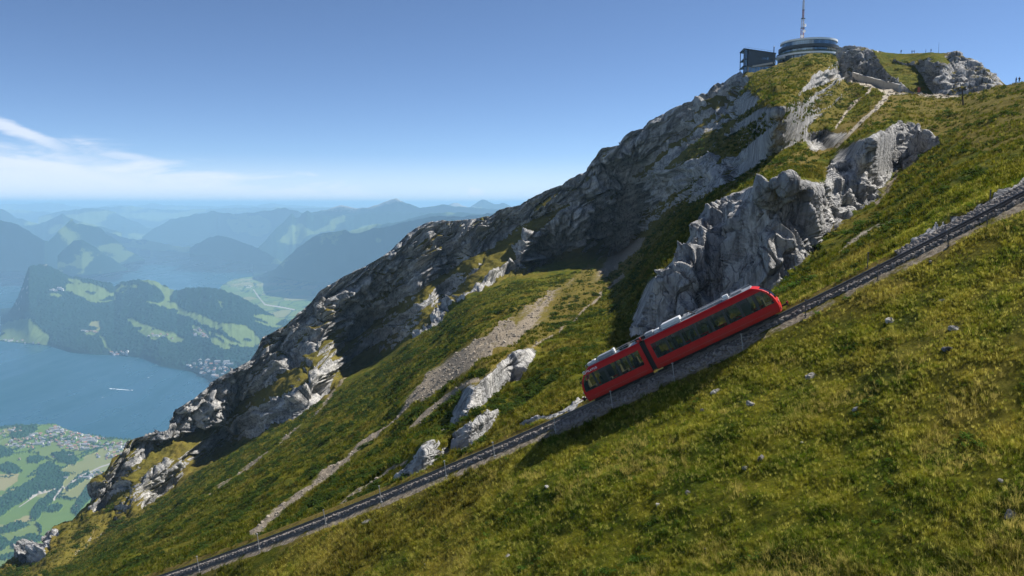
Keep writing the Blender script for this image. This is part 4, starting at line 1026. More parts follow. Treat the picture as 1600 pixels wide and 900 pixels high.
ZL = [.32, .48, .80, 1.00, 1.09, 1.30, 1.55, 1.80, 2.02, 2.30, 2.42, 2.56, 2.70, 2.79]
WL = [1.08, 1.12, 1.14, 1.14, 1.14, 1.14, 1.135, 1.125, 1.115, 1.085, 1.065, 1.03, .96, .86]
def rake(z): return float(np.interp(z, [.32, .55, .9, 1.3, 1.6, 1.85, 2.1, 2.3, 2.5, 2.65, 2.79], [.10, .03, 0, .04, .10, .20, .36, .55, .80, 1.02, 1.30]))
def half(z): return float(np.interp(z, ZL, WL))
SILL, HEAD = 1.09, 2.30
def make_car(x0, x1, raked_low, npane, label):
    """one car body: x0..x1 along the track, its raked nose at the low or the high end"""
    nose = x0 if raked_low else x1; sg = 1 if raked_low else -1; flat = x1 if raked_low else x0
    def ex(z): return nose + sg * rake(z)
    body = MB()
    winz = [z for z in ZL if SILL <= z <= HEAD]
    for sy in (-1, 1):
        for za, zb in zip(ZL[:-1], ZL[1:]):
            pa, pb = half(za) * sy, half(zb) * sy
            if SILL <= za < HEAD:       # window band: red only at the nose edge and at the flat end
                for (fa, fb, ga, gb) in ((ex(za) + sg * .18, ex(zb) + sg * .18, ex(za) + sg * .34, ex(zb) + sg * .34), (flat - sg * .34, flat - sg * .34, flat, flat)):
                    body.face([(fa, pa, za), (ga, pa, za), (gb, pb, zb), (fb, pb, zb)])
            else:
                body.face([(ex(za) + sg * .18, pa, za), (flat, pa, za), (flat, pb, zb), (ex(zb) + sg * .18, pb, zb)])
        # rolled reveals of the window band
        body.box(((ex(SILL) + flat) / 2 + sg * .17, sy * 1.10, SILL - .012), (abs(flat - ex(SILL)) - .36, .07, .024))
        body.box(((ex(HEAD) + flat) / 2 + sg * .2, sy * 1.065, HEAD + .012), (abs(flat - ex(HEAD)) - .5, .07, .024))
    # nose: rounded in plan
    NY = 10
    def npt(z, k):
        a = -1 + 2 * k / NY; return (ex(z) + sg * .18 * a * a, half(z) * a, z)
    glass = MB(); frame_z = (1.36, 2.50)
    ZN = sorted(ZL + [1.36, 2.50])
    for za, zb in zip(ZN[:-1], ZN[1:]):
        for k in range(NY):
            q = [npt(za, k), npt(za, k + 1), npt(zb, k + 1), npt(zb, k)]
            if frame_z[0] <= za < frame_z[1] and 0 < k < NY - 1: glass.face(q)
            else: body.face(q)
    # flat end wall and floor
    body.face([(flat, -half(z), z) for z in ZL] + [(flat, half(z), z) for z in reversed(ZL)])
    body.box(((x0 + x1) / 2, 0, .36), (abs(x1 - x0) - .9, 2.08, .05))
    o = body.build('car_body', M_RED, train, smooth=False)
    if label: o['label'] = label
    glass.build('windscreen', M_BLACK if False else M_GLASS, o)
    # roof
    rf = MB()
    NR = 8
    for k in range(NR):
        a0, a1 = -1 + 2 * k / NR, -1 + 2 * (k + 1) / NR
        z0_, z1_ = 2.79 + .10 * (1 - a0 * a0), 2.79 + .10 * (1 - a1 * a1)
        rf.face([(ex(2.79) + sg * .18 * a0 * a0, .86 * a0, z0_), (flat, .86 * a0, z0_), (flat, .86 * a1, z1_), (ex(2.79) + sg * .18 * a1 * a1, .86 * a1, z1_)])
        rf.face([(ex(2.79) + sg * .18 * a0 * a0, .86 * a0, 2.79), (ex(2.79) + sg * .18 * a0 * a0, .86 * a0, z0_), (ex(2.79) + sg * .18 * a1 * a1, .86 * a1, z1_), (ex(2.79) + sg * .18 * a1 * a1, .86 * a1, 2.79)])
    rf.build('roof', M_ROOF, o)
    # panes and pillars
    inner_end = flat - sg * .34
    def ws(z): return ex(z) + sg * .34
    first = nose + sg * 1.55
    cuts = [first + (inner_end - first) * k / (npane - 1) for k in range(npane)]
    for sy in (-1, 1):
        for k in range(npane):
            w = MB(); ins = .018
            for za, zb in zip(winz[:-1], winz[1:]):
                if k == 0: a0, b0, a1, b1 = ws(za), ws(zb), cuts[0] - sg * .05, cuts[0] - sg * .05
                else: a0 = b0 = cuts[k - 1] + sg * .05; a1 = b1 = cuts[k] - sg * .05
                if (a1 - a0) * sg < .02: a0 = a1 - sg * .02
                if (b1 - b0) * sg < .02: b0 = b1 - sg * .02
                w.face([(a0, (half(za) - ins) * sy, za), (a1, (half(za) - ins) * sy, za), (b1, (half(zb) - ins) * sy, zb), (b0, (half(zb) - ins) * sy, zb)])
            w.build('window_pane', M_GLASS, o)
        for c in cuts[:-1]:
            pb = MB()
            for za, zb in zip(winz[:-1], winz[1:]): pb.box((c, sy * ((half(za) + half(zb)) / 2 - .035), (za + zb) / 2), (.17, .05, zb - za + .004))
            pb.build('window_pillar', M_BLACK, o)
        pb = MB()
        pb.box((nose + sg * 2.35, sy * 1.07, (SILL + HEAD) / 2), (.55, .05, HEAD - SILL))
        pb.build('driver_door_pillar', M_BLACK, o)
        tr = MB()
        tr.box(((x0 + x1) / 2 + sg * .3, sy * 1.145, .62), (abs(x1 - x0) - 1.2, .010, .012)); tr.build('side_strip', M_STRIP, o)
    # stepped floor and seats seen dimly through the glass
    ins_ = MB(); nb = max(2, int(abs(x1 - x0) / 1.35))
    for k in range(nb):
        xx = x0 + (x1 - x0) * (k + .5) / nb
        ins_.box((xx, 0, .72), (1.2, 2.0, .5))
        for yy in (-.62, .62):
            ins_.box((xx - .35, yy, 1.35), (.14, .9, .75)); ins_.box((xx - .1, yy, 1.05), (.5, .9, .16))
    ins_.build('seat_row', M_SEAT, o)
    ce = MB(); ce.box(((x0 + x1) / 2, 0, 2.42), (abs(x1 - x0) - 2.2, 1.7, .03)); ce.build('ceiling', M_BLACK, o)
    return o
GAP0, GAP1 = LEN * .357, LEN * .357 + .42
car_a = make_car(0, GAP0, True, 5, 'shorter lower car with white lettering above its windows')
car_b = make_car(GAP1, LEN, False, 8, 'longer upper car')
# folding bellows between the cars
bl = MB()
for k in range(5):
    xx = GAP0 + .03 + k * .09; e = .0 if k % 2 else .07
    bl.box((xx, 0, 1.55), (.085, 2.0 + e, 2.30 + e))
bl.build('bellows', M_DARK, train)
mk = MB(); mk.box((GAP0 - .02, -.82, 2.90), (.20, .16, .16)); mk.box((GAP0 + .18, -.78, 2.98), (.10, .10, .22)); mk.build('marker_lamp', simple('red_lens', (.5, .03, .02), .3), train)
ys = MB(); ys.box((GAP1 + .10, -1.05, .27), (.55, .16, .07)); ys.build('step', M_YEL, train)
# running gear
uf = MB()
for (a, b_) in ((.7, GAP0 - .3), (GAP1 + .3, LEN - .7)): uf.box(((a + b_) / 2, 0, .22), (b_ - a, 1.5, .20))
for k in range(14):
    xx = .9 + k * (LEN - 1.8) / 13; uf.box((xx, -.86 + random.uniform(0, .1), .16), (random.uniform(.3, .8), .22, random.uniform(.1, .2)))
uf.build('underframe', M_DARK, train)
for ax in (1.5, GAP0 - 1.0, GAP1 + 1.0, (GAP1 + LEN) / 2 - .6, (GAP1 + LEN) / 2 + .6, LEN - 1.5):
    wm = MB()
    for sy in (-.42, .42):
        wm.tube([(ax, sy - .05, .28), (ax, sy + .05, .28)], .27, 16); wm.tube([(ax, sy - .055 * np.sign(sy) * -1, .28), (ax, sy + .09 * np.sign(sy), .28)], .10, 10)
    wm.tube([(ax, -.42, .28), (ax, .42, .28)], .05, 8); wm.build('wheelset', M_STEEL, train)
for sx, x0 in ((-1, 0), (1, LEN)):
    cp = MB(); cp.tube([(x0 - sx * .3, 0, .52), (x0 + sx * .34, 0, .52)], .07, 8); cp.box((x0 + sx * .36, 0, .52), (.08, .46, .30)); cp.build('buffer', M_DARK, train)
    cq = MB(); cq.box((x0 + sx * .44, -.12, .62), (.10, .16, .18)); cq.build('coupling', simple('coupling_red', (.42, .03, .03), .5), train)
    for sy in (-.72, .72):
        h = MB(); h.tube([(x0 - sx * .06, sy, 1.06), (x0 + sx * -.01 - sx * .02, sy, 1.06)], .10, 12); h.build('headlight', M_LIGHT, train)
    mi = MB(); mi.box((x0 - sx * .35, -1.18, 1.95), (.08, .10, .24)); mi.tube([(x0 - sx * .5, -1.08, 2.05), (x0 - sx * .35, -1.18, 2.05)], .015, 5); mi.build('wing_mirror', M_BLACK, train)
# roof equipment
def roof_rails(x0, x1, y, z=2.98):
    r = MB(); r.tube([(x0, y, z), (x1, y, z)], .022, 6)
    n = max(2, int((x1 - x0) / .55))
    for k in range(n + 1):
        xx = x0 + (x1 - x0) * k / n; r.tube([(xx, y, 2.82), (xx, y, z)], .016, 5)
    r.build('roof_rail', M_ALU, train)
for y in (-.72, .72):
    roof_rails(1.2, GAP0 - .25, y, 2.98); roof_rails(GAP1 + .2, LEN - 1.45, y, 2.98)
def unit(name, x, y, dx, dy, dz, mat, base=2.86, fins=0):
    u = MB(); u.box((x, y, base + dz / 2), (dx, dy, dz))
    u.box((x, y, base + dz + .012), (dx * .92, dy * .9, .025))
    for k in range(fins): u.box((x - dx * .42 + dx * .84 * k / max(1, fins - 1), y - dy / 2 - .008, base + dz * .5), (.025, .02, dz * .7))
    u.build(name, mat, train)
def fx(px): return (px + 6 - 924) / (1228 - 924) * LEN
unit('roof_unit', 1.55, -.25, .45, .55, .14, M_LIGHT); unit('roof_unit', 1.95, -.45, .30, .5, .22, M_LIGHT)
unit('cooling_unit', fx(972), -.10, 1.35, 1.1, .26, M_ROOF, fins=8); unit('cooling_unit', fx(987), -.42, .16, .5, .36, M_LIGHT)
unit('resistor_box', fx(1003), -.1, .8, 1.2, .18, M_DARK, fins=6)
unit('resistor_box', fx(1029), -.1, .9, 1.15, .20, M_DARK, fins=7); unit('roof_unit', fx(1043), -.1, .7, 1.0, .26, M_ROOF, fins=5)
unit('air_conditioner', fx(1078), -.08, 1.55, 1.25, .34, M_LIGHT, fins=0)
unit('roof_unit', fx(1055), -.25, .4, .7, .20, M_LIGHT); unit('roof_walkway', fx(1100), -.1, 1.0, .8, .10, M_ROOF, fins=6)
unit('roof_walkway', fx(1136), -.2, 2.1, .9, .07, M_ROOF, fins=9); unit('roof_unit', fx(1161), -.45, .42, .45, .26, M_WHITE)
unit('roof_walkway', fx(1176), -.1, .9, 1.0, .08, M_ROOF, fins=5)
ht = MB(); xx = fx(1110)
ht.tube([(xx + .1, -.3, 2.9), (xx - .05, -.3, 3.10), (xx - .28, -.3, 3.36)], [.05, .05, .035], 7); ht.tube([(xx - .28, -.3, 3.34), (xx - .20, -.3, 3.62)], [.035, .02], 6)
ht.box((xx + .05, -.3, 2.92), (.4, .4, .10)); ht.build('signal_horn', M_DARK, train)
pn = MB(); xx = fx(1101)
pn.tube([(xx, -.5, 2.95), (xx + .3, -.1, 3.1), (xx - .2, .3, 3.12)], .02, 5); pn.tube([(xx + .3, -.5, 2.95), (xx - .2, -.1, 3.08), (xx + .25, .3, 3.1)], .02, 5); pn.build('roof_cable', M_ALU, train)
# lettering and ring emblem above the lower car's windows
def lettering(txt, size, loc, mat, parent):
    cu = bpy.data.curves.new('lettering', 'FONT'); cu.body = txt; cu.size = size; cu.extrude = .004; cu.offset = .004; cu.space_character = 1.12
    tmp = bpy.data.objects.new('lettering_source', cu); COL.objects.link(tmp)
    dg = bpy.context.evaluated_depsgraph_get(); me = bpy.data.meshes.new_from_object(tmp.evaluated_get(dg)); me.name = 'lettering'
    bpy.data.objects.remove(tmp); me.materials.clear(); me.materials.append(mat)
    o = bpy.data.objects.new('lettering', me); COL.objects.link(o); o.parent = parent
    o.location = loc; o.rotation_euler = (math.pi / 2 - .22, 0, 0)
    return o
lettering('PILATUS', .235, (fx(938.5), -1.072, 2.44), M_WHITE, train)
em = MB()
for k in range(18):
    a0, a1 = 2 * math.pi * k / 18, 2 * math.pi * (k + 1) / 18
    f_ = lambda a, r: (fx(935) + r * math.cos(a), -1.066 + .03 * (.5 + .5 * math.sin(a)) - .006, 2.52 + r * math.sin(a))
    em.face([f_(a0, .075), f_(a1, .075), f_(a1, .125), f_(a0, .125)])
em.build('emblem', M_WHITE, train)

# ------------------------------------------------------------------ summit hotel, annex, mast
M_CLAD = simple('dark_cladding', (0.035, 0.050, 0.072), 0.5, 0.1, 0.2, .4)
M_CONC = simple('pale_concrete', (0.42, 0.41, 0.39), 0.85, 0, 0.2, .5, 0.2, .3)
M_FASCIA = simple('dark_fascia', (0.045, 0.05, 0.055), 0.55, 0.2, 0.2, .5)
M_RIM = simple('pale_roof_rim', (0.78, 0.77, 0.74), 0.5, 0.0, 0.12, .4)
def opaque_glass(name, col, rough=.08):
    m, nt, p = new_mat(name)
    tc = nd(nt, 'ShaderNodeTexCoord'); oi = nd(nt, 'ShaderNodeObjectInfo')
    k = math_n(nt, 'MULTIPLY_ADD', oi.outputs['Random'], .9, .55)
    n = noise_n(nt, tc.outputs['Object'], .35, 3)
    nt.links.new(mix_n(nt, 1.0, mix_n(nt, n, tuple(c * .7 for c in col), tuple(c * 1.3 for c in col)), k, 'MULTIPLY'), p.inputs['Base Color'])
    p.inputs['Roughness'].default_value = rough; p.inputs['Specular IOR Level'].default_value = .9; p.inputs['IOR'].default_value = 1.6
    return m
M_PANE = opaque_glass('window_glass', (0.11, 0.17, 0.22))
M_PANE.node_tree.nodes['Principled BSDF'].inputs['Metallic'].default_value = 0.55
def ring(mb, r0, r1, z0, z1, n=72, a0=0.0, a1=2 * math.pi, m=0, sx=1.0):
    closed = abs(a1 - a0 - 2 * math.pi) < 1e-6
    for k in range(n):
        t0, t1 = a0 + (a1 - a0) * k / n, a0 + (a1 - a0) * (k + 1) / n
        f_ = lambda t, r, z: (r * math.cos(t) * sx, r * math.sin(t), z)
        mb.face([f_(t0, r1, z0), f_(t1, r1, z0), f_(t1, r1, z1), f_(t0, r1, z1)], m)
        mb.face([f_(t1, r0, z0), f_(t0, r0, z0), f_(t0, r0, z1), f_(t1, r0, z1)], m)
        mb.face([f_(t0, r0, z1), f_(t0, r1, z1), f_(t1, r1, z1), f_(t1, r0, z1)], m)
        mb.face([f_(t0, r1, z0), f_(t0, r0, z0), f_(t1, r0, z0), f_(t1, r1, z0)], m)
    if not closed:
        for t in (a0, a1): mb.face([(r * math.cos(t) * sx, r * math.sin(t), z) for r, z in ((r0, z0), (r1, z0), (r1, z1), (r0, z1))], m)
HD = 470.0
hc = at(1263.5, 68.0, HD)
px_m = HD / F
hotel = empty('round_hotel', (hc.x, hc.y, hc.z - 18), 'round summit hotel with ringed glass storeys and a pale flat roof rim', 'hotel')
R0 = 43.0 * px_m * 0.985
T = 18.0
def hb(name, mb, mat, parent=hotel): return mb.build(name, mat, parent)
m_ = MB(); ring(m_, 0.01, R0, T - .5, T + .55, 84); hb('roof', m_, M_RIM)
m_ = MB(); m_.box((1.2, -2.5, T + .9), (3.4, 3, 1.0)); m_.box((-3, 2, T + .8), (2.4, 2.4, .7)); hb('roof_hatch', m_, M_FASCIA)
m_ = MB(); ring(m_, 0.01, R0 - 1.2, 0, T - .5, 72); core = hb('core_wall', m_, M_FASCIA)
def panes(r, z0, z1, n, a0, a1, gap=.10):
    for k in range(n):
        t0 = a0 + (a1 - a0) * k / n; t1 = a0 + (a1 - a0) * (k + 1) / n; g = (t1 - t0) * gap / 2
        w = MB(); ring(w, r - .10, r, z0, z1, 2, t0 + g, t1 - g); o = hb('window_pane', w, M_PANE)
panes(R0 - .75, T - 3.0, T - .55, 44, math.pi * 0.93, math.pi * 2.07)
m_ = MB(); ring(m_, R0 - 1.3, R0 + .9, T - 4.75, T - 3.05, 84); hb('fascia', m_, M_FASCIA)
panes(R0 - .6, T - 7.4, T - 4.8, 30, math.pi * 0.93, math.pi * 1.62)
m_ = MB()
for k in range(16):
    a = math.pi * (1.63 + .4 * k / 15); m_.tube([((R0 - .7) * math.cos(a), (R0 - .7) * math.sin(a), T - 7.4), ((R0 - .7) * math.cos(a), (R0 - .7) * math.sin(a), T - 4.7)], .14, 6)
hb('column_row', m_, M_RIM)
# terrace reaching out to the left
m_ = MB(); ring(m_, R0 - 3, R0 + 2.0, T - 8.5, T - 7.5, 84); ter = hb('terrace_slab', m_, M_RIM)
m_ = MB(); ring(m_, R0 + 1.9, R0 + 1.98, T - 7.5, T - 6.5, 84); m_.build('glass_parapet', M_GLASS, ter)
m_ = MB(); ring(m_, R0 - 3, R0 + 1.2, T - 14, T - 8.5, 72); hb('lower_gallery', m_, M_CLAD)
panes(R0 + 1.32, T - 10.6, T - 9.0, 26, math.pi * 1.0, math.pi * 1.7, .25)
m_ = MB()
for k in range(20):
    a = math.pi * (1.0 + .9 * k / 19); m_.tube([((R0 + 1.55) * math.cos(a), (R0 + 1.55) * math.sin(a), T - 12), ((R0 + 1.55) * math.cos(a), (R0 + 1.55) * math.sin(a), T - 8.5)], .16, 6)
hb('gallery_post', m_, M_FASCIA)
m_ = MB(); m_.box((R0 + 1.2, -3.5, T - 6.5), (3.2, 5, 5.2)); hb('stair_tower', m_, M_CLAD)
m_ = MB(); m_.box((-R0 - 1.0, -4, T - 9.2), (5, 7, 1.0), rot=Matrix.Rotation(.5, 3, 'Z')); hb('terrace_wing', m_, M_RIM)

AD = 462.0; am = AD / F
al = at(1161.2, 117.5, AD); ar = at(1209.6, 117.5, AD)
aw = 48.4 * am; ah = 40 * am
annex = empty('glass_annex', (al.x, al.y, al.z), 'angular dark glass annex with a sloping roof left of the round hotel', 'building')
annex.rotation_euler = (0, 0, R_(-6))
m_ = MB()
zt0, zt1 = ah * 1.0, ah * 0.80
m_.f = []
def prism(mb, poly, y0, y1, m=0):
    n = len(poly)
    mb.face([(x, y0, z) for x, z in poly], m); mb.face([(x, y1, z) for x, z in reversed(poly)], m)
    for k in range(n):
        (xa, za), (xb, zb) = poly[k], poly[(k + 1) % n]
        mb.face([(xb, y0, zb), (xa, y0, za), (xa, y1, za), (xb, y1, zb)], m)
prism(m_, [(2.6, 5.3), (aw, 5.3), (aw, zt1), (2.6, zt0 - .55)], 0, 13); m_.build('facade', M_CLAD, annex)
m_ = MB(); prism(m_, [(-.2, zt0), (aw + .2, zt1 - .05), (aw + .2, zt1 + .35), (-.2, zt0 + .4)], -.4, 13.3); m_.build('roof', M_FASCIA, annex)
m_ = MB(); prism(m_, [(2.4, -8), (aw, -8), (aw, 5.2), (2.4, 5.2)], .6, 12.6); m_.build('base_wall', M_CONC, annex)
for z in (0.1, 5.2, zt0 * .62):
    m_ = MB(); m_.box((aw / 2 if z < 6 else 1.4, 5.8, z), (aw + .5 if z < 6 else 3.2, 13 if z < 6 else 12.4, .36)); m_.build('floor_slab', M_FASCIA, annex)
for y in (.3, 12.2):
    m_ = MB(); m_.box((.2, y, ah / 2 - 2), (.4, .4, ah + 4)); m_.build('corner_post', M_FASCIA, annex)
for (z0, z1) in ((.5, 4.8), (5.6, zt0 * .60), (zt0 * .65, zt0 - .5)):
    m_ = MB(); m_.box((1.9, 5.8, (z0 + z1) / 2), (.12, 11.4, z1 - z0)); m_.build('window_pane', M_PANE, annex)
    m_ = MB(); m_.box((1.05, .35, (z0 + z1) / 2), (1.5, .10, z1 - z0)); m_.build('window_pane', M_PANE, annex)
for k in range(9):
    x0 = 3.0 + k * (aw - 3.4) / 9
    m_ = MB(); m_.box((x0 + .8, .52, 2.9), ((aw - 3.4) / 9 - .25, .14, 3.4)); m_.build('window_pane', M_PANE, annex)
for k in range(3):
    m_ = MB(); m_.box((11.0 + k * 1.3, -.04, zt0 * .62), (.8, .10, 1.2)); m_.build('window_pane', M_PANE, annex)
m_ = MB(); prism(m_, [(5, 4.2), (aw, 6.2), (aw, 7.3), (5, 5.2)], -.9, 0.0); m_.build('ramp', M_CONC, annex)
m_ = MB()
for k in range(10): m_.tube([(1 + k * (aw - 2) / 9, .3, zt0 + .3 - (zt0 - zt1) * (1 + k * (aw - 2) / 9) / aw), (1 + k * (aw - 2) / 9, .3, zt0 + 1.35 - (zt0 - zt1) * (1 + k * (aw - 2) / 9) / aw)], .035, 5)
m_.tube([(1, .3, zt0 + 1.3 - (zt0 - zt1) / aw), (aw - 1, .3, zt0 + 1.3 - (zt0 - zt1) * (aw - 1) / aw)], .035, 5); m_.build('roof_railing', M_FASCIA, annex)

fp = at(1208.7, 96, 455)
pole = empty('terrace_pole', fp - Vector((0, 0, 2)), 'slim dark pole standing between the annex and the round hotel', 'pole')
m_ = MB(); m_.tube([(0, 0, 0), (0, 0, 10.3)], [.32, .26], 8); m_.build('shaft', M_FASCIA, pole)
m_ = MB(); m_.tube([(0, 0, 10.3), (0, 0, 10.6)], [.36, .2], 8); m_.build('cap', M_RIM, pole)

md = 478.0; mm_ = md / F
mb0 = at(1253.6, 64, md)
mast = empty('antenna_mast', (mb0.x, mb0.y, mb0.z - 4), 'tall red and white lattice antenna mast rising behind the round hotel', 'mast')
M_MR = simple('mast_red', (0.30, 0.15, 0.135), 0.6, .1, .2, 1); M_MW = simple('mast_white', (0.44, 0.42, 0.41), 0.6, .1, .15, 1)
def lattice(z0, z1, r0, r1, nb):
    m_ = MB()
    cs = [(math.cos(a), math.sin(a)) for a in (0.5, 2.6, 4.7)]
    for c, s_ in cs: m_.tube([(c * r0, s_ * r0, z0), (c * r1, s_ * r1, z1)], .15, 5)
    for k in range(nb):
        a, b_ = z0 + (z1 - z0) * k / nb, z0 + (z1 - z0) * (k + 1) / nb; ra, rb = r0 + (r1 - r0) * k / nb, r0 + (r1 - r0) * (k + 1) / nb
        for i in range(3):
            p, q = cs[i], cs[(i + 1) % 3]
            m_.tube([(p[0] * ra, p[1] * ra, a), (q[0] * rb, q[1] * rb, b_)], .07, 4); m_.tube([(q[0] * ra, q[1] * ra, a), (p[0] * rb, p[1] * rb, b_)], .07, 4)
            m_.tube([(p[0] * rb, p[1] * rb, b_), (q[0] * rb, q[1] * rb, b_)], .07, 4)
    return m_
for k, (z0, z1, r0, r1, nb) in enumerate(((0, 11.5, 1.25, 1.05, 6), (11.5, 17, 1.05, .80, 3), (17, 22, .62, .55, 4), (22, 27.5, .55, .45, 4))):
    lattice(z0, z1, r0, r1, nb).build('lattice_section', M_MR if k % 2 == 0 else M_MW, mast)
for k, z in enumerate((6.5, 9.5, 13)):
    d_ = MB(); a = 4.2 + k * .8; d_.tube([(1.0 * math.cos(a), 1.0 * math.sin(a), z), (1.75 * math.cos(a), 1.75 * math.sin(a), z)], [.75, .85], 14); d_.build('dish', M_RIM, mast)
for z in (11.5, 17, 22):
    d_ = MB(); d_.tube([(0, 0, z - .1), (0, 0, z + .1)], 1.35 if z < 20 else .8, 12); d_.build('platform', M_FASCIA, mast)
for z0, z1, r, mt in ((27.5, 33, .32, M_MW), (33, 38, .28, M_MR), (38, 43, .16, M_MW)):
    d_ = MB(); d_.tube([(0, 0, z0), (0, 0, z1)], r, 8); d_.build('pole_section', mt, mast)

# pale wall along the saddle path
wl = MB()
wpts = [at(1331, 127, 396), at(1345, 131, 381), at(1362, 135, 362), at(1380, 139, 344), at(1396, 142, 328), at(1404, 143, 321)]
wall = empty('path_wall', wpts[0], 'pale grey retaining wall along the path under the summit knob', 'wall')
for k in range(len(wpts) - 1):
    a, b_ = wpts[k] - wpts[0], wpts[k + 1] - wpts[0]; d_ = (b_ - a); L = d_.length; h = 4.4 - k * .35
    q = MB(); n_ = Vector((d_.y, -d_.x, 0)).normalized(); o_ = -n_ * .5
    P4 = [a + d_ * .004, b_ - d_ * .004]
    q.face([P4[0] + Vector((0, 0, -2)), P4[1] + Vector((0, 0, -2)), P4[1] + Vector((0, 0, h - .2)), P4[0] + Vector((0, 0, h))])
    q.face([P4[1] - n_ * .9 + Vector((0, 0, -2)), P4[0] - n_ * .9 + Vector((0, 0, -2)), P4[0] - n_ * .9 + Vector((0, 0, h)), P4[1] - n_ * .9 + Vector((0, 0, h - .2))])
    q.face([P4[0] + Vector((0, 0, h)), P4[1] + Vector((0, 0, h - .2)), P4[1] - n_ * .9 + Vector((0, 0, h - .2)), P4[0] - n_ * .9 + Vector((0, 0, h))])
    for e in (0, 1): q.face([P4[e] + Vector((0, 0, -2)), P4[e] + Vector((0, 0, h - .2 * e)), P4[e] - n_ * .9 + Vector((0, 0, h - .2 * e)), P4[e] - n_ * .9 + Vector((0, 0, -2))])
    q.build('wall_panel', M_CONC, wall)

# ------------------------------------------------------------------ people on the ridge
def cloth(name, col): return simple(name, col, 0.9, 0, 0.2, 12, 0.2)
M_SKIN = cloth('skin', (0.42, 0.26, 0.19)); M_HAIR = cloth('hair', (0.05, 0.035, 0.025)); M_TROU = cloth('dark_trousers', (0.03, 0.033, 0.045))
JACKETS = {'navy': cloth('navy_jacket', (0.025, 0.035, 0.075)), 'grey': cloth('grey_jacket', (0.10, 0.10, 0.11)), 'black': cloth('black_jacket', (0.015, 0.015, 0.018)),
           'red': cloth('red_jacket', (0.40, 0.05, 0.03)), 'white': cloth('white_shirt', (0.62, 0.62, 0.62)), 'blue': cloth('blue_jacket', (0.05, 0.12, 0.30))}
def person(loc, face, jacket, label, pose='stand', pack=None, h=1.75):
    """one continuous skinned figure on a jointed skeleton, clothing by body region, with hair and sometimes a rucksack"""
    st = 0.10 if pose == 'stand' else 0.24
    J = dict(pel=(0, 0, .95), wai=(0, 0, 1.10), che=(0, .0, 1.32), nec=(0, 0, 1.47), jaw=(0, .02, 1.55), hed=(0, .015, 1.64), top=(0, .0, 1.72))
    E = [('pel', 'wai'), ('wai', 'che'), ('che', 'nec'), ('nec', 'jaw'), ('jaw', 'hed'), ('hed', 'top')]
    Rr = dict(pel=.135, wai=.12, che=.15, nec=.055, jaw=.075, hed=.098, top=.06)
    for s_, n in ((-1, 'l'), (1, 'r')):
        f_ = st * s_ if pose == 'walk' else 0
        J['hip' + n] = (.10 * s_, 0, .90); J['kne' + n] = (.11 * s_, .05 + f_ * .6, .50); J['ank' + n] = (.12 * s_, f_ * 1.0 - .02, .09); J['toe' + n] = (.14 * s_, f_ + .16, .045)
        J['sho' + n] = (.19 * s_, 0, 1.42); J['elb' + n] = (.25 * s_, -.04 - f_ * .5, 1.14); J['wri' + n] = (.25 * s_, .10 - f_ * .6, .90 if pose != 'look' else 1.30)
        J['han' + n] = (.245 * s_, .14 - f_ * .6, .82 if pose != 'look' else 1.40)
        E += [('pel', 'hip' + n), ('hip' + n, 'kne' + n), ('kne' + n, 'ank' + n), ('ank' + n, 'toe' + n), ('che', 'sho' + n), ('sho' + n, 'elb' + n), ('elb' + n, 'wri' + n), ('wri' + n, 'han' + n)]
        for k, v in (('hip', .105), ('kne', .068), ('ank', .05), ('toe', .042), ('sho', .075), ('elb', .05), ('wri', .034), ('han', .036)): Rr[k + n] = v
    names = list(J); me = bpy.data.meshes.new('person_body')
    me.from_pydata([J[n] for n in names], [(names.index(a), names.index(b_)) for a, b_ in E], [])
    o = bpy.data.objects.new('person', me); COL.objects.link(o)
    sk = o.modifiers.new('skin', 'SKIN'); sk.use_smooth_shade = True; sb = o.modifiers.new('smooth', 'SUBSURF'); sb.levels = 1; sb.render_levels = 1
    lay = me.skin_vertices[0].data
    for i, n in enumerate(names): lay[i].radius = (Rr[n], Rr[n]); lay[i].use_root = (n == 'pel')
    dg = bpy.context.evaluated_depsgraph_get(); m2 = bpy.data.meshes.new_from_object(o.evaluated_get(dg)); o.modifiers.clear(); o.data = m2; bpy.data.meshes.remove(me)
    m2.materials.clear()
    for mt in (M_TROU, JACKETS[jacket], M_SKIN): m2.materials.append(mt)
    for p_ in m2.polygons:
        c = p_.center; p_.material_index = 0 if c.z < .96 and abs(c.x) < .22 else 1
        if c.z > 1.49 or (abs(c.x) > .2 and (c.z < .90 or (pose == 'look' and c.y > .07 and 1.28 < c.z < 1.46))): p_.material_index = 2
    o.location = loc; o.rotation_euler = (0, 0, face); o.scale = (h / 1.78,) * 3
    tag(o, label, 'person', 'walkers on the mountain ridge')
    hr = MB(); n = 10
    for k in range(4):
        for j in range(n):
            f2 = lambda a, b_: (.108 * math.cos(a) * math.sin(b_), .0 - .01 + .112 * math.sin(a) * math.sin(b_), 1.645 + .118 * math.cos(b_))
            a0, a1, b0, b1 = 2 * math.pi * j / n, 2 * math.pi * (j + 1) / n, .42 * k * .95, .42 * (k + 1) * .95
            if k == 3 and math.sin((a0 + a1) / 2) > .3: continue
            hr.face([f2(a0, b0), f2(a0, b1), f2(a1, b1), f2(a1, b0)])
    hh = hr.build('hair', M_HAIR, o)
    if pack:
        b_ = MB(); b_.box((0, -.22, 1.22), (.32, .20, .48)); b_.box((0, -.34, 1.15), (.24, .06, .26)); b_.box((-.1, .13, 1.3), (.04, .03, .3)); b_.box((.1, .13, 1.3), (.04, .03, .3))
        b_.build('rucksack', JACKETS[pack], o)
    return o
def ridge_pt(px, py): g = ground_at(px, py); return g
person(ridge_pt(1586.5, 130.5), 0.4, 'navy', 'slim walker in dark clothes, left of the pair on the right skyline', 'stand', None, 1.78)
person(ridge_pt(1592.5, 130), -0.6, 'black', 'walker with a bulky dark rucksack, right of the pair on the skyline', 'look', 'black', 1.76)
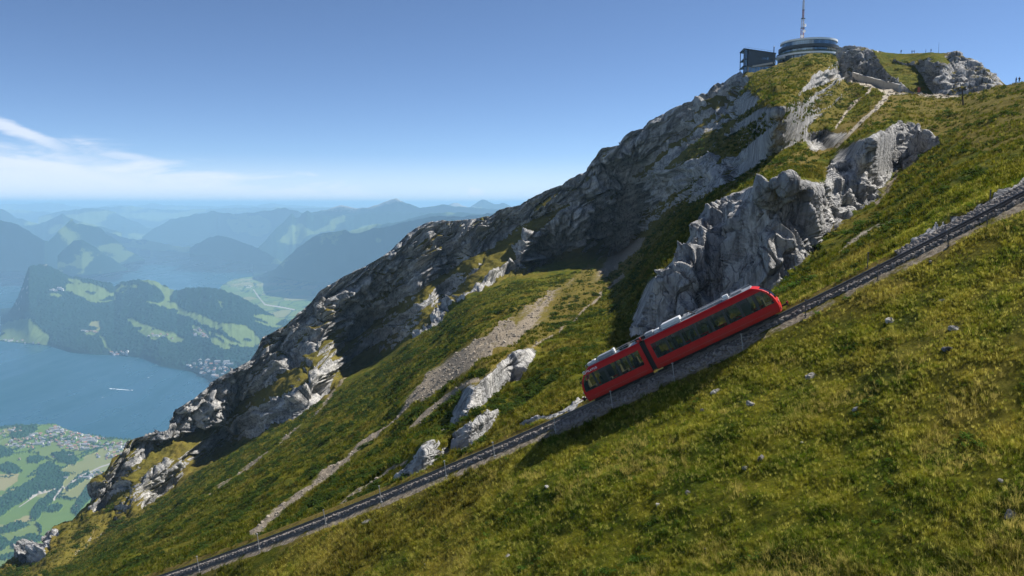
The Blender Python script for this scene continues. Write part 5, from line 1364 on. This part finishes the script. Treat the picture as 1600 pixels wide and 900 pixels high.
person(ridge_pt(1354, 134), 2.6, 'grey', 'walker in grey on the path in front of the pale wall', 'walk', None, 1.8)
person(ridge_pt(1409, 146), 1.3, 'white', 'walker in a white shirt where the two paths meet', 'walk', 'blue', 1.75)
person(on_summit(1407.5, 84), 2.0, 'black', 'lone dark figure standing on the grassy top of the knob', 'stand', 'black', 1.8)
person(on_summit(1424.5, 84), 2.4, 'navy', 'left of two figures standing close together on the knob', 'look', 'navy', 1.7)
person(on_summit(1428.5, 84), -2.2, 'grey', 'right of two figures standing close together on the knob', 'stand', 'black', 1.65)
person(on_summit(1446, 83), 1.0, 'blue', 'distant figure in blue near the right end of the knob grass', 'stand', None, 1.7)
person(on_summit(1454.5, 82), 0.5, 'black', 'distant figure beside the thin pole on the knob', 'walk', None, 1.7)

# thin pole, red board, timber signpost
tp = on_summit(1466.5, 82)
o = empty('thin_pole', tp - Vector((0, 0, .5)), 'very thin pole on the rocky right end of the summit knob', 'pole')
m_ = MB(); m_.tube([(0, 0, 0), (0, 0, 5.2)], [.06, .03], 6); m_.build('shaft', M_FASCIA, o); m_ = MB(); m_.box((0, 0, .5), (.4, .4, .3)); m_.build('footing', M_CONC, o)
bp = ground_at(1436.5, 147)
o = empty('info_board', bp - Vector((0, 0, .1)), 'rust red board on two legs beside the saddle path', 'sign'); o.rotation_euler = (0, 0, .25)
m_ = MB(); m_.box((0, 0, 1.65), (1.15, .10, 1.9)); m_.build('panel', simple('rust_red', (.30, .075, .04), .8, 0, .25, 3), o)
for sx in (-.45, .45):
    m_ = MB(); m_.tube([(sx, .08, -.4), (sx, .08, 2.6)], .05, 6); m_.build('leg', M_FASCIA, o)
m_ = MB(); m_.box((0, .0, 2.66), (1.3, .22, .07)); m_.build('roof_board', M_FASCIA, o)
M_WOOD = simple('weathered_timber', (.075, .06, .05), .9, 0, .4, 6, .2, .5)
bp = ground_at(1504, 164)
o = empty('signpost', bp - Vector((0, 0, .2)), 'leaning dark timber post with a crosspiece on the slope under the saddle', 'signpost'); o.rotation_euler = (0, R_(-7), 0); o.scale = (1.0,) * 3
hh = 27 * project(np.array(bp))[2] / F
m_ = MB(); m_.tube([(0, 0, 0), (0, 0, hh)], [.20, .15], 7); m_.build('upright', M_WOOD, o)
m_ = MB(); m_.box((.2, 0, hh * .93), (1.9, .16, .28)); m_.box((-.35, -.05, hh * .70), (1.1, .12, .22)); m_.build('crosspiece', M_WOOD, o)
m_ = MB(); m_.tube([(.05, 0, hh * .5), (-.9, .2, .2)], .07, 6); m_.build('brace', M_WOOD, o)

# ------------------------------------------------------------------ boulders in the pasture
def rock_mat(name, a, b_):
    m, nt, p = new_mat(name)
    geo = nd(nt, 'ShaderNodeNewGeometry'); pos = geo.outputs['Position']
    n1 = noise_n(nt, pos, 2.2, 8, .68, .4); n2 = noise_n(nt, pos, 9, 5, .6)
    c = mix_n(nt, smooth_n(nt, n1, .35, .65), a, b_); c = mix_n(nt, smooth_n(nt, n2, .58, .72, 0, .6), c, (.30, .27, .17))
    nt.links.new(c, p.inputs['Base Color']); p.inputs['Roughness'].default_value = .95; p.inputs['Specular IOR Level'].default_value = .1
    b = nd(nt, 'ShaderNodeBump'); b.inputs['Strength'].default_value = .9; b.inputs['Distance'].default_value = .12
    nt.links.new(noise_n(nt, pos, 6, 8, .7), b.inputs['Height']); nt.links.new(b.outputs[0], p.inputs['Normal'])
    return m
M_PALE = rock_mat('pale_limestone', (.20, .19, .175), (.42, .40, .36)); M_CHIP = rock_mat('scree_chip', (.17, .145, .115), (.36, .315, .255)); M_GREY = rock_mat('dark_stone', (.07, .068, .066), (.17, .16, .155)); M_MID = rock_mat('grey_stone', (.16, .155, .15), (.36, .34, .31))
def boulder(px, py, wpx, mat, label, flat=.62, seed=0):
    g = ground_at(px, py); d = float(project(np.array(g))[2]); r = wpx * d / F / 2
    bm = bmesh.new(); bmesh.ops.create_icosphere(bm, subdivisions=3, radius=1)
    V = np.array([v.co for v in bm.verts]); q = V * 1.1 + seed * 13.7
    f1, f2, c, v = worley(q * 1.15, seed)
    rr = 1 + .55 * facet(c, v) + .22 * fbm(q * 1.6, 4, seed) + (c - .5) * .25 - .10 * np.exp(-((f2 - f1) / .08) ** 2)
    for k, vt in enumerate(bm.verts): vt.co = Vector(V[k]) * float(rr[k])
    me = bpy.data.meshes.new('boulder'); bm.to_mesh(me); bm.free(); me.materials.append(mat)
    o = bpy.data.objects.new('boulder', me); COL.objects.link(o)
    o.location = g - Vector((0, 0, r * .12)); o.scale = (r * 1.05, r * .8, r * flat); o.rotation_euler = (.25 * math.sin(seed), -.45, seed * 1.3)
    tag(o, label, 'boulder', 'stones lying in the pasture')
for k, (px, py, w, mt, fl, lb) in enumerate(((1390, 501, 19, M_PALE, .7, 'large pale boulder in the grass right of the train, topmost of the field stones'), (1491, 513, 17, M_PALE, .7, 'pale boulder in the grass near the right side'),
    (1376, 531, 10, M_PALE, .5, 'small flat white stone below the large pale boulder'), (1469, 469, 12, M_PALE, .5, 'small white stone high in the pasture below the stone cutting'), (1114, 613, 15, M_PALE, .5, 'low whitish stone in the grass below the upper train car'),
    (1096, 643, 12, M_GREY, 1.0, 'small upright dark stone below the upper train car'), (1175, 632, 17, M_MID, .6, 'grey boulder in the grass below the uphill end of the train'), (1188, 718, 16, M_GREY, .9, 'dark grey boulder in the middle of the lower pasture'),
    (1164, 732, 9, M_PALE, .8, 'small white stone left of the dark grey boulder'), (1262, 588, 22, M_MID, .6, 'half buried grey rock with a shadowed side in the upper pasture'), (1075, 771, 12, M_GREY, .7, 'dark stone low in the pasture left of centre'),
    (1029, 789, 11, M_PALE, .5, 'white stone near the bottom of the pasture'), (1248, 690, 7, M_PALE, .6, 'tiny white stone right of the dark grey boulder'), (1334, 640, 12, M_MID, .7, 'grey stone in dark grass at the right of the pasture'),
    (1582, 803, 24, M_MID, .6, 'broken grey stone in long grass at the right edge'), (1566, 750, 11, M_PALE, .4, 'white chip of stone above the broken stone at the right edge'), (858, 760, 9, M_PALE, .5, 'pale stone in the grass below the track left of the train'),
    (1480, 545, 22, M_GREY, .5, 'dark rock in a grassy hollow near the right side'), (572, 815, 20, M_MID, .35, 'low weathered grey stone beside the track near the bottom'), (792, 868, 8, M_PALE, .5, 'small pale stone close to the bottom edge'))):
    boulder(px, py, w, mt, lb, fl, k + 1)

# ------------------------------------------------------------------ villages on the lake shores
M_HW = [simple('house_white', (.66, .64, .60), .8, 0, .08, .3), simple('house_cream', (.56, .50, .42), .8, 0, .1, .3), simple('house_grey', (.42, .42, .43), .8, 0, .1, .3), simple('house_timber', (.20, .13, .09), .8, 0, .15, .3)]
M_HR = [simple('roof_tile_red', (.30, .13, .09), .85, 0, .2, .4), simple('roof_slate', (.20, .195, .20), .7, 0, .2, .4), simple('roof_tile_brown', (.22, .14, .10), .85, 0, .2, .4)]
def house_mesh(w, l, h, rh, wm, rm):
    b = MB(); b.box((0, 0, h / 2), (w, l, h), 0)
    e = .9
    A = [(-w / 2 - e, -l / 2 - e, h - .3), (w / 2 + e, -l / 2 - e, h - .3), (w / 2 + e, l / 2 + e, h - .3), (-w / 2 - e, l / 2 + e, h - .3)]; r0, r1 = (0, -l / 2 - e, h + rh), (0, l / 2 + e, h + rh)
    b.face([A[1], A[2], r1, r0], 1); b.face([A[3], A[0], r0, r1], 1); b.face([(-w / 2, -l / 2, h), (w / 2, -l / 2, h), (0, -l / 2, h + rh * .95)], 0); b.face([(w / 2, l / 2, h), (-w / 2, l / 2, h), (0, l / 2, h + rh * .95)], 0)
    b.box((w * .2, l * .2, h + rh * .75), (.9, .9, rh * .9), 0)
    return b.mesh('house', [wm, rm])
HM = [house_mesh(w, l, h, rh, M_HW[a], M_HR[c]) for (w, l, h, rh, a, c) in ((10, 13, 6, 4, 0, 0), (11, 15, 7, 4, 0, 1), (12, 14, 8, 4.5, 1, 2), (9, 12, 6, 3.6, 0, 2), (13, 22, 9, 3.2, 0, 1), (12, 18, 10, 3.5, 2, 1), (10, 14, 6, 4.2, 1, 0), (9, 12, 6, 4, 3, 2), (16, 30, 9, 3, 0, 1))]
def surf_z(P, px, py):
    X_, Y_, _ = project(P); k = np.argmin(np.abs(X_ - px) + np.abs(Y_ - py)); r, c = np.unravel_index(k, X_.shape); return Vector(P[r, c])
placed = []
def houses(n, poly, P, label, group, z=None, mind=19, big=1.0, pick=None):
    poly_ = np.array(poly); cnt = 0; tries = 0
    while cnt < n and tries < n * 60:
        tries += 1
        px, py = random.uniform(poly_[:, 0].min(), poly_[:, 0].max()), random.uniform(poly_[:, 1].min(), poly_[:, 1].max())
        if not inpoly(np.array([px]), np.array([py]), poly)[0]: continue
        if z is not None: p = Vector(sight(px, py) * on_level(px, py, z)); p.z -= .3
        else: p = surf_z(P, px, py)
        if any((p.x - q.x) ** 2 + (p.y - q.y) ** 2 < mind ** 2 for q in placed): continue
        placed.append(p); o = bpy.data.objects.new('house', random.choice(pick or HM)); COL.objects.link(o)
        o.location = p; s_ = random.uniform(.9, 1.35) * big; o.scale = (s_, s_, s_); o.rotation_euler = (0, 0, random.choice((.5, 2.07)) + random.gauss(0, .25))
        tag(o, label, 'house', group); cnt += 1
VZ = LAKE_Z + 6
G1 = 'houses of the near lakeside village'; L1 = 'small pale house in the crowded village on the near lake shore'
houses(70, [(8, 696), (20, 686), (48, 680), (70, 676), (84, 668), (92, 670), (104, 680), (86, 694), (60, 700), (30, 702)], None, L1, G1, VZ)
houses(78, [(84, 694), (104, 682), (130, 684), (160, 690), (200, 692), (206, 700), (196, 706), (150, 702), (120, 704), (100, 702)], None, L1, G1, VZ)
houses(26, [(68, 674), (90, 665), (110, 676), (150, 683), (172, 687), (140, 690), (100, 680)], None, L1, G1, VZ)
houses(16, [(-6, 672), (20, 668), (50, 668), (50, 676), (14, 682), (-6, 690)], None, 'small pale house among the trees at the left end of the near village', 'houses at the left end of the near village', VZ)
houses(14, [(140, 708), (210, 700), (206, 716), (180, 720), (140, 716)], None, 'small pale house on the meadow edge above the near village', 'houses on the edge of the near village', VZ)
houses(12, [(124, 746), (138, 742), (156, 736), (158, 742), (140, 748), (124, 752)], None, 'small house in the hamlet between field strips below the near village', 'houses of the field hamlet', VZ)
for (px, py, l) in ((110, 712, 'single farmhouse among trees right of centre in the valley fields'), (102, 749, 'single farmhouse beside the pale farm road'), (85, 715, 'farmhouse between two copses in the valley fields'), (50, 698, 'lone barn on the meadow just below the near village'), (30, 718, 'farmhouse on the left meadow of the valley'), (120, 794, 'lone farmhouse low in the valley fields')):
    houses(1, [(px - 1, py - 1), (px + 1, py - 1), (px + 1, py + 1), (px - 1, py + 1)], None, l, None, VZ)
LOWP = [(p_) for p_ in ([290, 572], [306, 566], [318, 560], [330, 566], [345, 562], [362, 570], [356, 584], [338, 596], [324, 586], [306, 582])]
houses(46, [tuple(p_) for p_ in LOWP], PENP, 'pale house in the town at the foot of the wooded promontory beside the cliff', 'houses of the promontory foot town', None, 24, 1.35)
houses(9, [(79, 452), (98, 450), (98, 456), (80, 457)], PENP, 'hotel building in the pink cluster high on the wooded promontory', 'hotels on the promontory', None, 26, 1.7, [HM[4], HM[5], HM[8]])
houses(9, [(129, 517), (156, 517), (153, 521), (132, 520)], PENP, 'house in the reddish hamlet under the brown field of the promontory', 'hamlet on the promontory', None, 24, 1.3)
houses(10, [(172, 549), (184, 552), (202, 550), (200, 556), (176, 555)], PENP, 'waterside house at the middle of the promontory shore', 'waterside houses of the promontory', None, 24, 1.4)
houses(12, [(300, 520), (314, 514), (326, 520), (322, 528), (304, 526)], PENP, 'pale house in the village among the promontory meadows', 'meadow village on the promontory', None, 26, 1.4)
houses(8, [(222, 520), (246, 522), (276, 526), (270, 531), (226, 526)], PENP, 'farmhouse on the long meadow of the promontory', 'farms on the promontory', None, 40, 1.4)
houses(8, [(4, 528), (20, 530), (70, 536), (66, 539), (10, 534)], PENP, 'house along the left shore of the promontory', 'left shore houses of the promontory', None, 40, 1.3)
print('houses', len(placed))

# ------------------------------------------------------------------ boats on the near lake
M_HULL = simple('boat_white', (.75, .75, .75), .4, 0, .05, 1)
M_FOAM = simple('foam', (.70, .74, .76), .9, 0, .15, .3)
def boat(px, py, L, ang, label, wake=0):
    p = Vector(sight(px, py) * on_level(px, py, LAKE_Z)); r = empty('motor_boat', p, label, 'boat'); r.rotation_euler = (0, 0, ang)
    h = MB(); w = L * .16
    T_ = [(-L / 2, -w, 1.2), (L * .2, -w, 1.3), (L / 2, 0, 1.7), (L * .2, w, 1.3), (-L / 2, w, 1.2)]; B_ = [(-L / 2, -w * .8, -.3), (L * .15, -w * .7, -.3), (L * .42, 0, -.3), (L * .15, w * .7, -.3), (-L / 2, w * .8, -.3)]
    h.face(T_); h.face(B_[::-1])
    for k in range(5): h.face([B_[k], B_[(k + 1) % 5], T_[(k + 1) % 5], T_[k]])
    h.build('hull', M_HULL, r)
    c = MB(); c.box((-L * .08, 0, 2.1), (L * .5, w * 1.5, 1.7)); c.box((-L * .02, 0, 3.2), (L * .2, w, .8)); c.build('cabin', M_HULL, r)
    if wake:
        f = MB()
        for k in range(24):
            a, b_ = -L / 2 - wake * k / 24, -L / 2 - wake * (k + 1) / 24; wa, wb = (1.6 + 6 * (k / 24) ** .6), (1.6 + 6 * ((k + 1) / 24) ** .6)
            if random.random() < .12 and k > 4: continue
            o1, o2 = random.uniform(-.8, .8), random.uniform(-.8, .8)
            f.face([(a, -wa + o1, .06), (b_, -wb + o2, .06), (b_, wb + o2, .10), (a, wa + o1, .10)])
        f.build('wake', M_FOAM, r)['kind'] = 'stuff'
boat(206, 610, 26, -.30, 'white motor vessel drawing a pale wake across the near lake', 210)
boat(232, 590, 16, .8, 'tiny white boat on the lake nearer the far shore'); boat(160, 621, 9, 1.2, 'tiny boat on the open lake, lowest of the three')

# ------------------------------------------------------------------ grass, tussocks, dwarf shrubs
def leaf_mat(name, grass=True, dark=None, straw=.75, gain=.95):
    m = bpy.data.materials.new(name); m.use_nodes = True; nt = m.node_tree; nt.nodes.clear()
    out = nd(nt, 'ShaderNodeOutputMaterial'); geo = nd(nt, 'ShaderNodeNewGeometry'); oi = nd(nt, 'ShaderNodeObjectInfo')
    if grass: c = grass_colour(nt, geo.outputs['Position'])
    else: c = mix_n(nt, noise_n(nt, geo.outputs['Position'], .5, 3), dark, tuple(x * 2.0 for x in dark))
    rnd = oi.outputs['Random']
    if grass:
        c = mix_n(nt, smooth_n(nt, rnd, .62, .90, 0, straw), c, (.38, .34, .085))
        c = mix_n(nt, smooth_n(nt, rnd, .30, .0, 0, .6), c, (.045, .085, .006))
    c = mix_n(nt, 1.0, c, math_n(nt, 'MULTIPLY_ADD', math_n(nt, 'FRACT', math_n(nt, 'MULTIPLY', rnd, 17.3)), .9, gain), 'MULTIPLY')
    d = nd(nt, 'ShaderNodeBsdfDiffuse'); t = nd(nt, 'ShaderNodeBsdfTranslucent'); mx = nd(nt, 'ShaderNodeMixShader'); mx.inputs['Fac'].default_value = .5
    nt.links.new(c, d.inputs['Color']); nt.links.new(c, t.inputs['Color']); nt.links.new(d.outputs[0], mx.inputs[1]); nt.links.new(t.outputs[0], mx.inputs[2]); nt.links.new(mx.outputs[0], out.inputs['Surface'])
    return m
M_BLADE = leaf_mat('grass_blades', straw=.48, gain=1.8); M_TUSS = leaf_mat('tussock_blades', straw=.34, gain=.66); M_SHRUB = leaf_mat('shrub_leaves', False, (.022, .036, .007)); M_BUSH = leaf_mat('bush_leaves', False, (.035, .065, .010))

def tuft_mesh(n, h, spread, w, name, mat, droop=.5):
    b = MB()
    for k in range(n):
        a = random.uniform(0, 6.283); r0 = random.uniform(0, spread * .5); L = h * random.uniform(.55, 1.15); ln = random.uniform(.15, .9) * droop
        d_ = Vector((math.cos(a), math.sin(a), 0)); sdv = Vector((-d_.y, d_.x, 0)) * w
        p0 = d_ * r0 + Vector((0, 0, -.04)); p1 = d_ * (r0 + L * ln * .35) + Vector((0, 0, L * .55)); p2 = d_ * (r0 + L * ln * 1.05) + Vector((0, 0, L * (1 - ln * .35)))
        b.face([p0 - sdv, p0 + sdv, p1 + sdv * .8, p1 - sdv * .8]); b.face([p1 - sdv * .8, p1 + sdv * .8, p2])
    return b.mesh(name, mat)
def clump_mesh(n, r, leaf, name, mat, hgt=.8):
    b = MB()
    for k in range(n):
        v = Vector((random.gauss(0, 1), random.gauss(0, 1), abs(random.gauss(0, .8)) + .05)).normalized() * r * random.uniform(.45, 1.05); v.z *= hgt
        if random.random() < .5: v += Vector((random.gauss(0, .25), random.gauss(0, .25), 0)) * r
        q = Matrix.Rotation(random.uniform(0, 6.28), 3, 'Z') @ Matrix.Rotation(random.uniform(-1.1, 1.1), 3, 'X'); s_ = leaf * random.uniform(.6, 1.3)
        b.face([v + q @ Vector((-s_, 0, 0)), v + q @ Vector((0, -s_ * .5, 0)), v + q @ Vector((s_, 0, .1 * s_)), v + q @ Vector((0, s_ * .5, 0))])
    return b.mesh(name, mat)

def scatter(name, pts, scale, proto_meshes, seed, tilt=.25, label=None):
    """a point mesh whose geometry nodes stand a tuft on every point"""
    pts = np.asarray(pts, np.float32); n = len(pts)
    protos = []
    for k, me in enumerate(proto_meshes):
        o = bpy.data.objects.new(name + '_tuft', me); COL.objects.link(o); o.location = pts[(k * 7919 + 5) % n]; o.scale = (float(scale[(k * 7919 + 5) % n]),) * 3; o['kind'] = 'stuff'; protos.append(o)
    me = bpy.data.meshes.new(name); me.vertices.add(n); me.vertices.foreach_set('co', pts.ravel())
    a = me.attributes.new('size', 'FLOAT', 'POINT'); a.data.foreach_set('value', np.asarray(scale, np.float32))
    o = bpy.data.objects.new(name, me); COL.objects.link(o); o['kind'] = 'stuff'
    ng = bpy.data.node_groups.new(name + '_nodes', 'GeometryNodeTree')
    ng.interface.new_socket('Geometry', in_out='INPUT', socket_type='NodeSocketGeometry'); ng.interface.new_socket('Geometry', in_out='OUTPUT', socket_type='NodeSocketGeometry')
    gi = ng.nodes.new('NodeGroupInput'); go = ng.nodes.new('NodeGroupOutput'); jn = ng.nodes.new('GeometryNodeJoinGeometry')
    rv = ng.nodes.new('FunctionNodeRandomValue'); rv.data_type = 'INT'; rv.inputs[4].default_value = 0; rv.inputs[5].default_value = len(protos) - 1; rv.inputs['Seed'].default_value = seed
    for k, po in enumerate(protos):
        ip = ng.nodes.new('GeometryNodeInstanceOnPoints'); oi = ng.nodes.new('GeometryNodeObjectInfo'); oi.inputs['Object'].default_value = po; oi.inputs['As Instance'].default_value = True
        cmp_ = ng.nodes.new('FunctionNodeCompare'); cmp_.data_type = 'INT'; cmp_.operation = 'EQUAL'; ng.links.new(rv.outputs[2], cmp_.inputs[2]); cmp_.inputs[3].default_value = k
        rr = ng.nodes.new('FunctionNodeRandomValue'); rr.data_type = 'FLOAT_VECTOR'; rr.inputs[0].default_value = (-tilt, -tilt, 0); rr.inputs[1].default_value = (tilt, tilt, 6.283); rr.inputs['Seed'].default_value = seed + 9
        na = ng.nodes.new('GeometryNodeInputNamedAttribute'); na.data_type = 'FLOAT'; na.inputs['Name'].default_value = 'size'
        ng.links.new(gi.outputs[0], ip.inputs['Points']); ng.links.new(oi.outputs['Geometry'], ip.inputs['Instance']); ng.links.new(cmp_.outputs[0], ip.inputs['Selection'])
        ng.links.new(rr.outputs[0], ip.inputs['Rotation']); ng.links.new(na.outputs[0], ip.inputs['Scale']); ng.links.new(ip.outputs[0], jn.inputs[0])
    ng.links.new(jn.outputs[0], go.inputs[0])
    md_ = o.modifiers.new('scatter', 'NODES'); md_.node_group = ng
    return o

P_h, NBh = HS['P'], HS['NB']
def cells(mask, dens):
    """random points on the slope's own faces: dens = points per square metre (array over the grid)"""
    A = P_h[:-1, :-1]; B = P_h[:-1, 1:]; C_ = P_h[1:, :-1]; D_ = P_h[1:, 1:]
    area = np.linalg.norm(np.cross(B - A, C_ - A), axis=-1)
    lam = np.where(mask, area * dens, 0)
    k = rng.poisson(lam); idx = np.repeat(np.arange(k.size), k.ravel())
    u = rng.random((len(idx), 1)); v = rng.random((len(idx), 1)); f_ = lambda M: M.reshape(-1, 3)[idx]
    return f_(A) * (1 - u) * (1 - v) + f_(B) * u * (1 - v) + f_(C_) * (1 - u) * v + f_(D_) * u * v, idx
cc = lambda a: a[:-1, :-1]
Dg, rk_, sc_, dd_ = cc(HS['D']), cc(HS['rock']), cc(HS['scree']), cc(HS['dd'])
Pg = P_h[:-1, :-1]
free = (np.abs(dd_ + .05) > 1.55) & (sc_ < .14) & (rk_ < .3)
xx_, yy_, _ = project(Pg); inview = (xx_ > -30) & (xx_ < 1740) & (yy_ < 960)
patch = fbm(Pg / 2.4, 4, 300)
m_near = free & inview & (Dg < 74)
den = np.clip(84 * (34 / np.maximum(Dg, 20)) ** 1.5, 0, 115) * (0.30 + 1.1 * sstep(patch, -.35, .3)) * (.55 + .6 * sstep(fbm(Pg / 11, 3, 302), -.3, .3))
pts, idx = cells(m_near, den); print('grass', len(pts))
size = 0.84 * (0.7 + 0.55 * rng.random(len(pts)) + .5 * np.clip(patch.ravel()[idx], -.4, .7)) * (0.75 + 0.4 * sstep(Dg.ravel()[idx], 25, 60)) * (1 + .3 * sstep(Dg.ravel()[idx], 42, 28))
scatter('grass', pts, size, [tuft_mesh(15, .24, .20, .006, 'grass_tuft', M_BLADE, .8), tuft_mesh(12, .30, .16, .0055, 'grass_tuft', M_BLADE, 1.0), tuft_mesh(18, .17, .26, .009, 'grass_tuft', M_BLADE, .6)], 3)
m_mid = free & inview & (Dg >= 60) & (Dg < 420)
patch2 = fbm(Pg / 9, 4, 310)
pts, idx = cells(m_mid, np.clip(7 * (70 / Dg) ** 1.6, 0, 9) * sstep(patch2, -.5, .4) * (1 - .8 * cc(HS['dry']))); print('tussock', len(pts))
Di = Dg.ravel()[idx]
scatter('tussocks', pts, (0.6 + .8 * rng.random(len(pts))) * (0.75 + Di / 300), [tuft_mesh(20, .42, .42, .02, 'tussock', M_TUSS, .8), tuft_mesh(16, .34, .5, .028, 'tussock', M_TUSS, .6)], 5)
pshr = fbm(Pg / np.array([9., 14., 9.]), 4, 320) + .25 * fbm(Pg / 40, 2, 325)
low = sstep(yy_, 380, 560) * sstep(xx_, 1250, 900)
m_shr = free & inview & (Dg > 64) & (Dg < 430) & (dd_ > 2.5)
pts, idx = cells(m_shr, np.clip(1.15 * (90 / Dg) ** 1.3, 0, 1.2) * sstep(pshr, .02, .26) * (.25 + .75 * low)); print('shrub', len(pts))
Di = Dg.ravel()[idx]
scatter('dwarf_shrubs', pts, (0.45 + .8 * rng.random(len(pts))) * (0.7 + Di / 260), [clump_mesh(90, .62, .13, 'dwarf_shrub', M_SHRUB, .65), clump_mesh(80, .8, .15, 'dwarf_shrub', M_SHRUB, .5), clump_mesh(70, .5, .13, 'dwarf_shrub', M_SHRUB, .8)], 8, .15)
# straw-coloured dry tufts in drifts
M_STRAW = leaf_mat('straw_blades', False, (.23, .19, .05))
pst = fbm(Pg / np.array([6., 6., 4.]), 4, 350)
pts, idx = cells(m_near, np.clip(24 * (32 / np.maximum(Dg, 22)) ** 1.5, 0, 40) * sstep(pst + .16 * sstep(Dg, 38, 26), .14, .42))
scatter('dry_grass', pts, .7 + .6 * rng.random(len(pts)), [tuft_mesh(13, .36, .16, .0045, 'dry_tuft', M_STRAW, 1.0), tuft_mesh(10, .42, .12, .004, 'dry_tuft', M_STRAW, 1.2)], 22)
# dark low herbs in the near pasture
ph = fbm(Pg / 3.2, 4, 330)
pts, idx = cells(m_near, np.clip(5.0 * sstep(ph, .30, .5), 0, 9) * (36 / np.maximum(Dg, 25)))
scatter('pasture_herbs', pts, .22 + .34 * rng.random(len(pts)), [clump_mesh(60, .6, .11, 'herb', M_SHRUB, .5), clump_mesh(60, .55, .12, 'herb', M_BUSH, .6)], 12, .2)
# loose chips of stone
pts, idx = cells((np.abs(dd_ + .2) > 2.2) & inview & (Dg < 90) & (rk_ < .4), 0.05 * (40 / Dg) * sstep(fbm(Pg / 5, 3, 340), -.1, .5)); 
sm = []
for k in range(3):
    b = MB(); stone(b, (0, 0, .2), 1.0); sm.append(b.mesh('stone_chip', M_CHIP))
scatter('stone_chips', pts, .04 + .13 * rng.random(len(pts)) ** 2.5, sm, 15, .4)
pts, idx = cells((sc_ > .55) & inview & (Dg > 66) & (Dg < 420) & (np.abs(dd_) > 3), 1.1 * (80 / Dg) ** 1.3)
scatter('scree_stones', pts, (.06 + .20 * rng.random(len(pts)) ** 2.5) * (.6 + Dg.ravel()[idx] / 160), sm, 18, .4)

# green bushes at the foot of the buttress by the upper end of the train
def bush(px, py, w, label, mat=M_BUSH):
    g = ground_at(px, py); d = float(project(np.array(g))[2]); r = w * d / F / 2
    o = empty('bush', g, label, 'bush', 'bushes on the mountainside'); o.rotation_euler = (0, 0, random.uniform(0, 6))
    b = MB(); 
    for k in range(9): a = random.uniform(0, 6.28); b.tube([(0, 0, -.1), (math.cos(a) * r * .4, math.sin(a) * r * .4, r * .5), (math.cos(a) * r * .8, math.sin(a) * r * .8, r * random.uniform(.6, 1.0))], [.03, .02, .008], 5)
    b.build('stem', M_WOOD, o)
    f = bpy.data.objects.new('leaves', clump_mesh(420, r, .10, 'leaves', mat, .85)); COL.objects.link(f); f.parent = o
for a in ((1226, 458, 30, 'bright leafy bush between the grey buttress and the uphill end of the train'), (1246, 448, 24, 'rounded bush just right of the bright leafy one'), (1272, 440, 26, 'darker bush on the grass right of the buttress foot'), (1236, 440, 18, 'small bush tucked against the buttress foot'), (1345, 352, 24, 'low bush in the shaded gully right of the buttress'), (1322, 366, 20, 'bush at the lower end of the shaded gully')):
    bush(*a)
# a few small spruces on the spur at the far left
M_NEEDLE = leaf_mat('spruce_needles', False, (.012, .026, .008))
def spruce(px, py, hpx, label):
    g = ground_at(px, py); d = float(project(np.array(g))[2]); h = hpx * d / F
    o = empty('spruce_tree', g, label, 'tree', 'small spruces on the spur'); t = MB(); t.tube([(0, 0, -.5), (0, 0, h)], [h * .035, .02], 6); t.build('trunk', M_WOOD, o)
    c = MB(); n = 16
    for k in range(n):
        z = h * (.12 + .86 * k / n); R = h * .24 * (1 - k / n) ** .85 + .1
        for j in range(9):
            a = random.uniform(0, 6.28); L = R * random.uniform(.6, 1.15); e = Vector((math.cos(a) * L, math.sin(a) * L, z - L * .35)); sd = Vector((-math.sin(a), math.cos(a), 0)) * L * .30
            c.face([(0, 0, z + .1), e * .6 + Vector((0, 0, z * .4)) - sd, e, e * .6 + Vector((0, 0, z * .4)) + sd])
    c.build('crown', M_NEEDLE, o)
spruce(128, 812, 12, 'small spruce below the cliff of the left spur')
for a in ((47, 846, 20, 'rounded leafy tree standing out on the left spur'), (310, 722, 16, 'bushy dwarf tree under the grey wall of the ridge'), (268, 800, 12, 'low dark bush at the foot of the shaded cliff'), (322, 712, 12, 'small bush right of the dwarf tree under the grey wall')):
    bush(*a, M_SHRUB)
